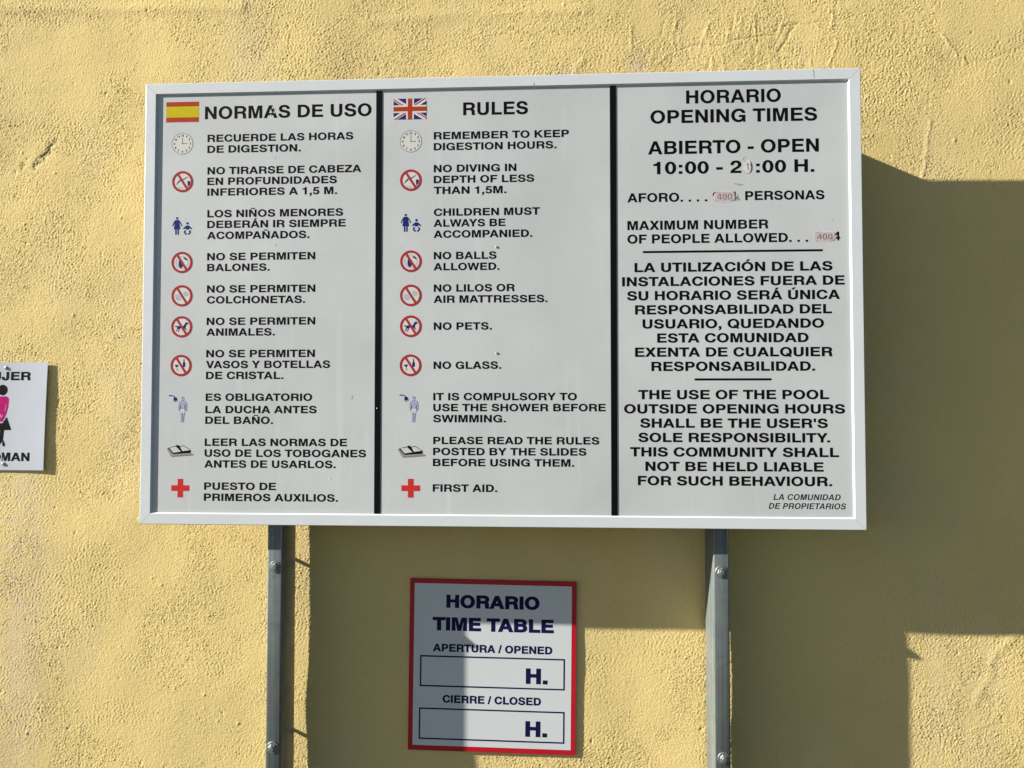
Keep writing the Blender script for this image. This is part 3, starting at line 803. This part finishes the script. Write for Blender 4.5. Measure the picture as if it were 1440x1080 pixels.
def ban_ring(k, ox, oy):
    R1, R2 = 22.8, 17.9
    k.disc(ox, oy, 18.2, M_PAGE, 0, 40)
    k.disc(ox, oy, R1, M_RED, 5, 48, r2=R2)
    a = math.radians(-57)
    d = Vector((math.cos(a), math.sin(a))); e = R2 + .3
    k.stroke([(ox - d.x * e, oy - d.y * e), (ox + d.x * e, oy + d.y * e)], 4.6, M_RED, 6)
def no_dive(ox, oy):
    k = Ink(bmap); ban_ring(k, ox, oy)
    k.stroke(zz([(195, 865), (215, 835), (245, 805), (292, 788), (330, 770), (372, 742)], 290, 818, 10.8, ox, oy), [1.2, 2.2, 3.0, 2.4, 1.8, 1.1], M_GREEN, 2)
    k.stroke(zz([(255, 800), (290, 812), (300, 835)], 290, 818, 10.8, ox, oy), [1.6, 1.4, .9], M_GREEN, 3)
    k.disc(*zz([(232, 822)], 290, 818, 10.8, ox, oy)[0], 1.6, M_GREEN, 3, 12)
    k.poly(zz([(368, 808), (412, 812), (408, 860), (372, 905)], 290, 818, 10.8, ox, oy), M_BLUE, 2)
    for dy in (0, 22):
        k.stroke(zz([(205 + dy, 905 + dy), (225 + dy, 912 + dy), (250 + dy, 905 + dy), (275 + dy, 915 + dy), (300, 908 + dy)], 290, 818, 10.8, ox, oy), .8, M_GREYINK, 2)
    ink_child(k, "no_diving_pictogram")
def family(ox, oy):
    k = Ink(bmap); z = lambda p: zz(p, 297, 259, 10.8, ox, oy)
    k.disc(*z([(222, 132)])[0], 2.5, M_BLUE, 1, 16)
    k.poly(z([(198, 158), (246, 158), (254, 178), (274, 302), (170, 302), (190, 178)]), M_BLUE, 1)
    k.stroke(z([(200, 165), (176, 195), (148, 255)]), [2.4, 2.2, 1.9], M_BLUE, 2); k.stroke(z([(244, 165), (268, 195), (300, 255)]), [2.4, 2.2, 1.9], M_BLUE, 2)
    k.poly(z([(193, 300), (215, 300), (215, 386), (195, 386)]), M_BLUE, 2); k.poly(z([(229, 300), (251, 300), (249, 386), (229, 386)]), M_BLUE, 2)
    k.disc(*z([(385, 213)])[0], 2.7, M_BLUE, 1, 16)
    k.poly(z([(362, 246), (408, 246), (458, 292), (446, 306), (412, 284), (408, 308), (360, 308), (358, 284), (326, 306), (314, 292)]), M_BLUE, 1)
    for sg in (-1, 1):
        k.poly(z([(385 + sg * x, y) for x, y in [(48, 322), (26, 318), (24, 338), (36, 352), (12, 366), (6, 384), (22, 388), (44, 372), (56, 350)]]), M_BLUE, 1)
    ink_child(k, "adult_and_child_pictogram")
def no_ball(ox, oy):
    k = Ink(bmap); z = lambda p: zz(p, 300, 837, 10.8, ox, oy); ban_ring(k, ox, oy)
    k.disc(ox, oy, 13.6, M_PAGE, 1, 28); k.disc(ox, oy, 13.9, M_GREYINK, 2, 32, r2=13.0)
    k.poly(z([(252, 800), (285, 820), (325, 850), (310, 905), (288, 930), (262, 915), (248, 870)]), M_BLUE, 3)
    k.poly(z([(315, 770), (340, 758), (372, 775), (394, 812), (360, 800)]), M_GREEN, 3)
    k.stroke(z([(210, 790), (222, 860), (255, 905)]), 1.0, M_PALECYAN, 3)
    k.stroke(z([(285, 745), (340, 748), (385, 785)]), 1.0, M_PALECYAN, 3)
    ink_child(k, "no_ball_games_pictogram")
def no_lilo(ox, oy):
    k = Ink(bmap); z = lambda p: zz(p, 200, 182, 7.2, ox, oy); ban_ring(k, ox, oy)
    k.poly(z([(128, 186), (140, 168), (168, 172), (196, 205), (186, 228), (160, 232), (140, 218)]), M_LILAC, 1)
    k.stroke(z([(140, 180), (180, 222)]), .8, M_PAGE, 2); k.stroke(z([(152, 176), (190, 214)]), .8, M_PAGE, 2)
    k.poly(z([(212, 158), (232, 132), (262, 150), (272, 172), (250, 190), (226, 182)]), M_PALECYAN, 1)
    k.stroke(z([(222, 150), (264, 176)]), .8, M_PAGE, 2)
    ink_child(k, "no_air_mattress_pictogram")
def no_dog(ox, oy):
    k = Ink(bmap); z = lambda p: zz(p, 198, 497, 7.2, ox, oy); ban_ring(k, ox, oy)
    k.poly(z([(124, 494), (136, 486), (160, 490), (185, 486), (215, 490), (228, 470), (240, 452), (252, 450), (272, 462), (268, 472), (252, 474), (244, 490), (240, 508),
              (252, 524), (250, 532), (238, 524), (224, 512), (196, 508), (182, 516), (168, 552), (160, 550), (168, 522), (160, 516), (152, 540), (142, 546), (140, 538), (150, 520), (150, 500), (134, 498)]), M_BLUE, 1)
    ink_child(k, "no_dogs_pictogram")
def no_glass(ox, oy):
    k = Ink(bmap); z = lambda p: zz(p, 198, 892, 7.2, ox, oy); ban_ring(k, ox, oy)
    k.poly(z([(134, 884), (172, 884), (168, 902), (158, 910), (146, 908), (138, 900)]), M_BLUE, 1)
    k.stroke(z([(155, 908), (160, 938)]), 1.1, M_BLUE, 1); k.stroke(z([(148, 940), (176, 936)]), 1.1, M_GREYINK, 1)
    k.poly(z([(224, 828), (234, 828), (234, 852), (243, 868), (243, 904), (228, 910), (216, 904), (216, 868), (223, 852)]), M_BLUE, 1)
    ink_child(k, "no_glass_pictogram")
def shower(ox, oy):
    k = Ink(bmap); z = lambda p: zz(p, 232, 200, 6.36, ox, oy)
    k.stroke(z([(104, 78), (128, 76), (150, 82), (164, 98)]), [2.2, 2.0, 1.9, 2.4], M_BLUE, 1)
    k.poly(z([(146, 98), (170, 90), (180, 104), (182, 116), (150, 124)]), M_BLUE, 2)
    for a in range(4): k.stroke(z([(152 + a * 9, 120 - a * 2), (156 + a * 9, 136 - a * 2)]), .8, M_LILAC2, 1)
    k.disc(*z([(232, 106)])[0], 3.1, M_LILAC, 2, 16)
    k.poly(z([(218, 106), (222, 92), (232, 88), (243, 93), (246, 106), (240, 98), (226, 98)]), M_LILAC2, 3)
    body = [(222, 122), (244, 122), (262, 134), (270, 160), (270, 195), (262, 215), (256, 200), (256, 170), (250, 152), (250, 190), (252, 225), (244, 265), (242, 300), (244, 312),
            (212, 312), (222, 300), (222, 262), (214, 225), (214, 190), (216, 155), (208, 178), (206, 205), (198, 212), (196, 180), (200, 142)]
    k.poly(z(body), M_LILAC, 1)
    k.stroke(z(body + body[:1]), .75, M_LILAC2, 2)
    k.poly(z([(214, 190), (250, 190), (252, 232), (236, 236), (232, 215), (228, 236), (214, 230)]), M_PAGE, 2.5)
    k.stroke(z([(232, 215), (232, 300)]), .8, M_LILAC2, 3); k.stroke(z([(222, 146), (240, 150)]), .6, M_LILAC2, 3)
    k.stroke(z([(214, 192), (250, 192)]), .8, M_LILAC2, 3)
    ink_child(k, "shower_pictogram")
def book(ox, oy):
    k = Ink(bmap); z = lambda p: zz(p, 207, 573, 6.36, ox, oy)
    k.poly(z([(90, 555), (105, 548), (150, 598), (305, 590), (332, 602), (330, 614), (140, 627), (128, 620)]), M_GREYINK, 1)
    k.stroke(z([(92, 556), (132, 622), (332, 607)]), .7, M_INK, 3)
    k.poly(z([(96, 548), (175, 527), (180, 519), (198, 524), (204, 532), (243, 524), (308, 566), (306, 592), (240, 596), (150, 603)]), M_BLACK, 2)
    k.poly(z([(112, 547), (172, 536), (218, 578), (150, 589)]), M_PAGE, 3)
    k.poly(z([(210, 537), (243, 530), (300, 566), (232, 575)]), M_PAGE, 3)
    for a in range(3):
        k.stroke(z([(128 + a * 12, 554 + a * 10), (180 + a * 12, 546 + a * 10)]), .35, M_GREYINK, 4)
        k.stroke(z([(222 + a * 12, 543 + a * 9), (250 + a * 14, 538 + a * 9)]), .35, M_GREYINK, 4)
    ink_child(k, "open_book_pictogram")
def cross(ox, oy):
    k = Ink(bmap); a, b = 3.95 * PX, 13.0 * PX
    k.poly([(ox + x, oy + y) for x, y in [(-a, -b), (a, -b), (a, -a), (b, -a), (b, a), (a, a), (a, b), (-a, b), (-a, a), (-b, a), (-b, -a), (-a, -a)]], M_CROSS, 1)
    ink_child(k, "red_cross_pictogram")
clock(-669.5, 340.5); clock(-176.4, 336.2)
no_dive(-668.2, 258.3); no_dive(-176.2, 253.8)
family(-668.5, 162.0); family(-176.1, 162.5)
no_ball(-667.2, 84.8); no_ball(-175.3, 82.4)
no_lilo(-666.3, 13.4); no_lilo(-175.2, 10.6)
no_dog(-666.0, -52.8); no_dog(-175.0, -54.3)
no_glass(-666.2, -135.1); no_glass(-175.2, -136.0)
shower(-661.5, -228.2); shower(-167.8, -227.4)
book(-666.5, -315.8); book(-172.9, -315.7)
cross(-664.3, -394.2); cross(-173.7, -391.6)

# ---- correction patches over old numbers
def patch(cx_, cy_, w, h, txt, rot, name_label, white=False, edge=1.0):
    k = Ink(bmap)
    ca, sa = math.cos(rot), math.sin(rot)
    def T(x, y): return (cx_ + x * ca - y * sa, cy_ + x * sa + y * ca)
    pts = []; n = 30
    for i in range(n):
        a = 2 * math.pi * i / n
        ex = abs(math.cos(a)) ** .45 * (1 if math.cos(a) > 0 else -1); ey = abs(math.sin(a)) ** .6 * (1 if math.sin(a) > 0 else -1)
        j = 1 + random.uniform(-.05, .05)
        pts.append((ex * w / 2 * j, ey * h / 2 * j))
    k.poly([T(x * 1.05, y * 1.10) for x, y in pts], M_PATCHWHITE, 3)
    k.poly([T(x * .97, y * .96) for x, y in pts], M_PATCHWHITE if white else M_PATCH, 5)
    n = len(pts)
    for q_ in range(44):      # scraped, smeared surface
        ax_, ay_ = random.uniform(-.42, .42) * w, random.uniform(-.42, .42) * h
        an = random.uniform(0, 6.28); ln = random.uniform(1, 3.2)
        k.stroke([T(ax_, ay_), T(ax_ + ln * math.cos(an) * .6, ay_ + ln * math.sin(an) * .5), T(ax_ + ln * math.cos(an), ay_ + ln * math.sin(an))], [.2, .5, .2], random.choice([M_PATCHWHITE, M_PATCHWHITE, M_PATCHINK]), (5.3 if q_ < 26 else 7.6) + q_ * .02)
    for s_ in (0, 8, 17, 24):
        q = [T(x * .99, y * 1.0) for x, y in pts[s_:s_ + 5]]
        k.stroke(q, .7 if white else .55, M_INK if white else M_PATCHINK, 6)
    kk = Ink(lambda x, y, l: bmap(*T(x, y), l))
    if txt:
        kk.text(txt, -w * (.36 if len(txt) > 1 else .16), w * (.36 if len(txt) > 1 else .16), -h * .30, h * .60, M_PATCHINK, wt=-26, lev=7)
        k.v += kk.v[:0]
        b = len(k.v); mi = k.mat(M_PATCHINK)
        k.v += kk.v; k.f += [tuple(b + q for q in f) for f in kk.f]; k.mi += [mi] * len(kk.f)
    ink_child(k, "correction_patch", name_label)
patch(474.5, 209.5, 42, 20, "400", .02, "pink patch over the number after AFORO")
patch(675.5, 124.5, 42, 19, "400", .01, "pink patch over the last number")
patch(521.0, 271.0, 15, 25, "1", 0, "pale torn patch over an old digit", white=True)

# ---- chips, scratches, two small screws in the middle column
k = Ink(bmap)
def px2(px, py):   # rough photo-plan position on the panel, mm
    return ((px - 707) * 1.497 + (427 - py) * -0.006, (427 - py) * 1.47 + (px - 707) * -0.006)
for (x, y, w, h) in [(-474, 414, 2.4, 6), (-470, 404, 3.2, 4), (-478, 398, 2, 5), (-466, 120, 1.2, 5), (-300, -203, 1.0, 8), (-468, 309, 1.2, 4), (285, 398, 3, 3),
                     (-330, -268, 1.2, 1.6), (500, 285, 7, 2.2), (517, 290, 2, 6), (-345, -372, 6, 7), (690, 160, 1, 3), (120, 30, 1, 1.4), (-400, -15, 1.4, 3)]:
    n = 7
    P = [(x + w / 2 * math.cos(a) * random.uniform(.5, 1.2), y + h / 2 * math.sin(a) * random.uniform(.6, 1.2)) for a in [2 * math.pi * i / n for i in range(n)]]
    k.poly(P, M_CHIP, 2)
for (x, y, dx, dy, w) in [(-473, 404, 5, 9, .6), (-299, -207, 2, 9, .7), (-465, 117, 1, 4, .6), (493, 236, 12, -1, 1.2), (502, 233, 10, 1, 1.0), (512, 284, 3, 8, .7), (690, 157, .5, 4, .5), (-467, 303, .5, 5, .5)]:
    k.stroke([(x, y), (x + dx * .5 + .4, y + dy * .5), (x + dx, y + dy)], w, M_GREYINK, 3)
ink_child(k, "paint_chips", "small pale chips and scratches in the print")["kind"] = "stuff"

def screw(name, X, Y, z, r, h, mat, parent, inv=None, n=20, slot=True):
    bm = bmesh.new()
    prof_ = [(r, 0), (r, h * .35), (r * .8, h * .8), (r * .45, h), (0.0, h)]
    rings = []
    for rr, hh in prof_[:-1]:
        rings.append([bm.verts.new(W(X + rr * math.cos(2 * math.pi * i / n), Y + rr * math.sin(2 * math.pi * i / n), z + hh)) for i in range(n)])
    for a, b in zip(rings[:-1], rings[1:]):
        for i in range(n): bm.faces.new((a[i], a[(i + 1) % n], b[(i + 1) % n], b[i]))
    bm.faces.new(rings[-1])
    if slot:   # cross recess
        f = [f for f in bm.faces if len(f.verts) == n][0]
        r_in = bmesh.ops.inset_individual(bm, faces=[f], thickness=r * .12, depth=-h * .25)
    o = bm_obj(name, bm, mat, parent, smooth=False)
    if inv is not None: o.matrix_parent_inverse = inv
    return o
M_SCREW = flat_mat("dull_screw", (0.42, 0.42, 0.40), rough=0.35, var=.2, scale=200, metallic=.5)
for X, Y in ((0.0048, 0.1105), (0.0056, -0.1115), (-0.2448, -0.226)):
    screw("screw", X, Y, PZ + (.0008 if X < -.1 else 0), .0026 if X > -.1 else .0014, .0014, M_SCREW, panel)

# crack in the top rail and a nick
k = Ink(lambda x, y, l: W(x / 1000, y / 1000, 0.00012 + l * .0001))
k.stroke([(654.5, 469), (656.5, 463), (656.0, 457), (658.0, 451.5)], [.5, .8, .7, 1.0], M_INK)
o = k.obj("frame_crack", board, "fine dark crack across the top rail"); part(o)
k = Ink(k.mp); k.stroke([(82.5, 455), (84.0, 451), (83.2, 448.5)], [.4, 1.0, .6], M_INK)
o = k.obj("frame_nick", board, "short dark nick in the top rail"); part(o)

# ---------------------------------------------------------------- posts carrying the board (parts of the same sign)
def round_box(name, x0, x1, y0, y1, z0, z1, r, mat, parent):
    """vertical tube with rounded corners"""
    bm = bmesh.new(); pts = []
    for cx_, cz_, a0 in ((x1 - r, z1 - r, 0), (x0 + r, z1 - r, 90), (x0 + r, z0 + r, 180), (x1 - r, z0 + r, 270)):
        for i in range(6):
            a = math.radians(a0 + 18 * i); pts.append((cx_ + r * math.cos(a), cz_ + r * math.sin(a)))
    lv = [y0, y1]
    rings = [[bm.verts.new(W(x, y, z)) for x, z in pts] for y in lv]
    n = len(pts)
    for i in range(n): bm.faces.new((rings[0][i], rings[0][(i + 1) % n], rings[1][(i + 1) % n], rings[1][i])).smooth = True
    bm.faces.new(rings[0][::-1]); bm.faces.new(rings[1])
    bmesh.ops.recalc_face_normals(bm, faces=bm.faces)
    me = bpy.data.meshes.new(name); bm.to_mesh(me); bm.free(); me.materials.append(mat)
    o = bpy.data.objects.new(name, me); sc.collection.objects.link(o); o.parent = parent
    return part(o)

ZF, ZB = -0.0310, -0.1165
def hexbolt(X, Y, post, ang):
    bm = bmesh.new()
    # washer with rounded rim
    n = 28; ra = .0125
    pr = [(ra, 0.0), (ra, .0012), (ra - .0007, .0019), (.0085, .0019)]
    def ringset(pr, n, ph=0, z0=0):
        rs = [[bm.verts.new(W(X + r * math.cos(2 * math.pi * i / n + ph), Y + r * math.sin(2 * math.pi * i / n + ph), ZF + z0 + z)) for i in range(n)] for r, z in pr]
        for a, b in zip(rs[:-1], rs[1:]):
            for i in range(n): bm.faces.new((a[i], a[(i + 1) % n], b[(i + 1) % n], b[i]))
        bm.faces.new(rs[-1])
    ringset(pr, n)
    w = bm_obj("washer", bm, M_BOLT, post)
    bm = bmesh.new()
    ringset([(.0088, .0018), (.0088, .0050), (.0076, .0060), (.0050, .0061)], 6, ang)
    ringset([(.0046, .0058), (.0046, .0078), (.0040, .0086)], 16, 0)
    b = bm_obj("bolt", bm, M_BOLT, post)
    # threaded rod from the post back into the wall
    bm = bmesh.new(); n = 12
    L0 = ZB + .002; L1 = ZW - .02; m_ = 40
    rs = []
    for j in range(m_ + 1):
        r = .0042 + (.0004 if j % 2 else -.0003)
        rs.append([bm.verts.new(W(X + r * math.cos(2 * math.pi * i / n), Y + r * math.sin(2 * math.pi * i / n), L0 + (L1 - L0) * j / m_)) for i in range(n)])
    for a, b2 in zip(rs[:-1], rs[1:]):
        for i in range(n): bm.faces.new((a[i], a[(i + 1) % n], b2[(i + 1) % n], b2[i]))
    o = bm_obj("threaded_rod", bm, M_BOLT, post)

for xc, sgn in ((-0.4700, -1), (0.4680, 1)):
    p = round_box("post", xc - .0163, xc + .0163, -HB, .455, ZB, ZF, .0032, M_STEEL, board)
    hexbolt(xc + (.0015 if sgn < 0 else -.0005), -.5628, p, .3); hexbolt(xc + (-.0005 if sgn < 0 else .0015), -.9415, p, .8); hexbolt(xc, -1.32, p, .1)
    # welded plate that fixes the board's back to the post
    bp = box("mounting_plate", xc + .0163, xc + .072, .415, .4545, ZB, ZF, [M_STEEL], p, bev=.001)
    bp2 = box("mounting_plate", xc - .03, xc + .03, -.30, -.24, ZF + .0002, -FD + .0012, [M_STEEL], p, bev=.001)

# ---------------------------------------------------------------- timetable sign on the wall
tt = empty("timetable_sign", "small square red bordered opening and closing time sign, below the big board", "sign")
TW, TH = 370.0, 377.5
T0 = (-13.6, -795.3); TA = math.radians(-0.62); TZ = -0.1246
def tmap(x, y, lev):   # x from the left, y down from the top, mm
    u, v = x - TW / 2, TH / 2 - y
    X = T0[0] + u * math.cos(TA) - v * math.sin(TA); Y = T0[1] + u * math.sin(TA) + v * math.cos(TA)
    bow = 0.0012 * (v / (TH / 2)) ** 2 * 0 
    return W(X / 1000, Y / 1000, TZ + bow + 0.00012 * lev)
def slab(name, mapf, w, h, th, mat, parent, rc=2.0, nx=1, ny=1):
    bm = bmesh.new(); outline = []
    for cx_, cy_, a0 in ((w - rc, h - rc, 0), (rc, h - rc, 90), (rc, rc, 180), (w - rc, rc, 270)):
        for i in range(5):
            a = math.radians(a0 + 22.5 * i); outline.append((cx_ + rc * math.cos(a), cy_ + rc * math.sin(a)))
    ch = 0.3
    c0 = (w / 2, h / 2)
    def shr(p, d): return (p[0] + (d if p[0] < c0[0] else -d), p[1] + (d if p[1] < c0[1] else -d))
    r0 = [bm.verts.new(mapf(*shr(p, ch), 0)) for p in outline]
    r1 = [bm.verts.new(mapf(*p, -ch / .12)) for p in outline]
    r2 = [bm.verts.new(mapf(*p, -th / .12)) for p in outline]
    n = len(outline)
    bm.faces.new(r0)
    for a, b in ((r0, r1), (r1, r2)):
        for i in range(n): bm.faces.new((a[i], a[(i + 1) % n], b[(i + 1) % n], b[i]))
    bm.faces.new(r2[::-1])
    return bm_obj(name, bm, mat, parent)
plate = slab("plate", tmap, TW, TH, 3.6, M_TTRED, tt)
plate["label"] = "plate with crimson rim and edge"
def flip(ink):   # the map's y runs down, so turn the faces
    ink.f = [tuple(reversed(f)) for f in ink.f]; return ink
def tt_ink(name, fn, label=None):
    k = Ink(lambda x, y, l: tmap(x, -y, 1.5 + l)); fn(k); return k.obj(name, plate, label)
def frame_rects(k, x0, y0, x1, y1, w, m, lev=0):
    k.rect(x0, y0, x1, y0 + w, m, lev); k.rect(x0, y1 - w, x1, y1, m, lev); k.rect(x0, y0 + w, x0 + w, y1 - w, m, lev); k.rect(x1 - w, y0 + w, x1, y1 - w, m, lev)
tt_ink("printed_face", lambda k: k.rect(10.3, -TH + 11.2, TW - 10.2, -10.4, M_PLATE, -1), "white printed face inside the crimson rim")
for txt, xl, xr, y, cap, wt in [("HORARIO", 81.7, 289, 63.5, 29, 30), ("TIME TABLE", 51.5, 320.7, 113.7, 29.5, 30), ("APERTURA / OPENED", 53, 318, 160, 17.0, 20),
                                ("H.", 260, 308, 225.5, 34, 26), ("CIERRE / CLOSED", 76, 294, 272, 17.0, 20), ("H.", 260, 308, 340.4, 34, 26)]:
    tt_ink("text_line", lambda k: k.text(txt, xl, xr, -y, cap, M_TTBLUE, wt=wt), "navy lettering reading " + txt)
tt_ink("hour_box", lambda k: frame_rects(k, 24.7, -237.5, 345.9, -169, 3.3, M_TTBLUE))
tt_ink("hour_box", lambda k: frame_rects(k, 23.8, -353, 346.1, -284, 3.3, M_TTBLUE))

# ---------------------------------------------------------------- women's toilet sign at the left edge
ws = empty("toilet_sign", "white toilet sign for women with magenta and black figure, left edge of the photo", "sign")
WX0, WX1, WY0, WY1 = -1.2490, -1.0425, -0.3680, -0.1190
def wz(X, Y):   # the sheet is held on its middle line and its rim has curled off the wall
    u = (X - (WX0 + WX1) / 2) / ((WX1 - WX0) / 2); v = (Y - (WY0 + WY1) / 2) / ((WY1 - WY0) / 2)
    return ZW + .0036 + .0022 * u * u + .0012 * (1 - v * v) * abs(u) - .0006 * v * u
def wmap(x, y, lev):
    X = x / 1000; Y = y / 1000
    t = (Y - WY1) / (WY0 - WY1)
    return W(X - 0.0055 * t * (1 if X > -1.146 else .3), Y - .0008, wz(X, Y) + lev * .00012)
def sheet():
    nx, ny = 16, 18; vs = []; fs = []
    for lv in (0, -9):
        for j in range(ny + 1):
            for i in range(nx + 1):
                vs.append(wmap(1000 * (WX0 + (WX1 - WX0) * i / nx), 1000 * (WY0 + (WY1 - WY0) * j / ny), lv))
    n = (nx + 1) * (ny + 1); id_ = lambda i, j, l: l * n + j * (nx + 1) + i
    for j in range(ny):
        for i in range(nx):
            fs.append((id_(i, j, 0), id_(i + 1, j, 0), id_(i + 1, j + 1, 0), id_(i, j + 1, 0)))
            fs.append((id_(i, j + 1, 1), id_(i + 1, j + 1, 1), id_(i + 1, j, 1), id_(i, j, 1)))
    for i in range(nx):
        fs.append((id_(i, 0, 1), id_(i + 1, 0, 1), id_(i + 1, 0, 0), id_(i, 0, 0))); fs.append((id_(i, ny, 0), id_(i + 1, ny, 0), id_(i + 1, ny, 1), id_(i, ny, 1)))
    for j in range(ny):
        fs.append((id_(0, j, 0), id_(0, j + 1, 0), id_(0, j + 1, 1), id_(0, j, 1))); fs.append((id_(nx, j, 1), id_(nx, j + 1, 1), id_(nx, j + 1, 0), id_(nx, j, 0)))
    return mesh_obj("plate", vs, fs, M_PLATE2, ws)
wp = sheet()
def w_ink(name, fn, label=None):
    k = Ink(lambda x, y, l: wmap(x, y, 2 + l)); fn(k); return k.obj(name, wp, label)
w_ink("text_line", lambda k: k.text("MUJER", -1209, -1082.5, -160.5, 19.6, M_BLACK, wt=16), "black lettering reading MUJER")
w_ink("text_line", lambda k: k.text("WOMAN", -1206, -1077.5, -347.0, 19.6, M_BLACK, wt=16), "black lettering reading WOMAN")
def fz(pts):    # figure drawn in enlarged units about its own middle
    return [(-1149.5 + (x - 20) / 4.91 * 1.66, -119 - (y - 140) / 4.91 * 1.64) for x, y in pts]
def arcpts(cx_, cy_, r, a0, a1, n=8): return [(cx_ + r * math.cos(math.radians(a0 + (a1 - a0) * i / n)), cy_ + r * math.sin(math.radians(a0 + (a1 - a0) * i / n))) for i in range(n + 1)]
w_ink("figure_head", lambda k: k.disc(*fz([(20, 332)])[0], 12.2, M_BLACK, 0, 28), "black round head")
def torso(k):
    k.poly(fz([(-20, 378), (50, 375), (64, 385), (68, 400), (66, 440), (56, 490), (40, 530), (22, 550), (8, 552), (-4, 545), (-16, 530), (-30, 490), (-36, 440), (-34, 400), (-30, 385)]), M_PINK, 0)
    k.stroke(fz([(50, 430), (42, 470), (28, 500), (14, 522)]), [1.4, 2.3, 2.3, 1.4], M_PLATE2, 1)
    k.stroke(fz([(-14, 430), (-8, 470), (2, 500), (14, 522)]), [1.4, 2.3, 2.3, 1.4], M_PLATE2, 1.5)
w_ink("figure_torso", torso, "magenta torso with crossed arms")
w_ink("figure_skirt", lambda k: k.poly(fz([(58, 518), (94, 608), (-54, 608), (-24, 530), (-10, 550), (6, 562), (22, 562), (38, 548)]), M_BLACK, 0), "black flared skirt")
def legs(k):
    k.poly(fz([(8, 606), (42, 606), (40, 640), (30, 672), (14, 700), (-6, 722), (-16, 712), (2, 690), (8, 660)]), M_BLACK, 0)
    k.poly(fz([(24, 692), (38, 674), (54, 710), (50, 722), (36, 720)]), M_BLACK, 0)
    k.poly(fz([(-30, 606), (2, 606), (4, 640), (10, 660), (-4, 684), (-18, 650)]), M_BLACK, .5)
w_ink("figure_legs", legs, "black crossed legs")
for X, Y in ((-1.1435, -.1325), (-1.1455, -.3545)):
    screw("screw", X, Y, wz(X, Y) + .0002, .0042, .0024, M_SCREW, wp)
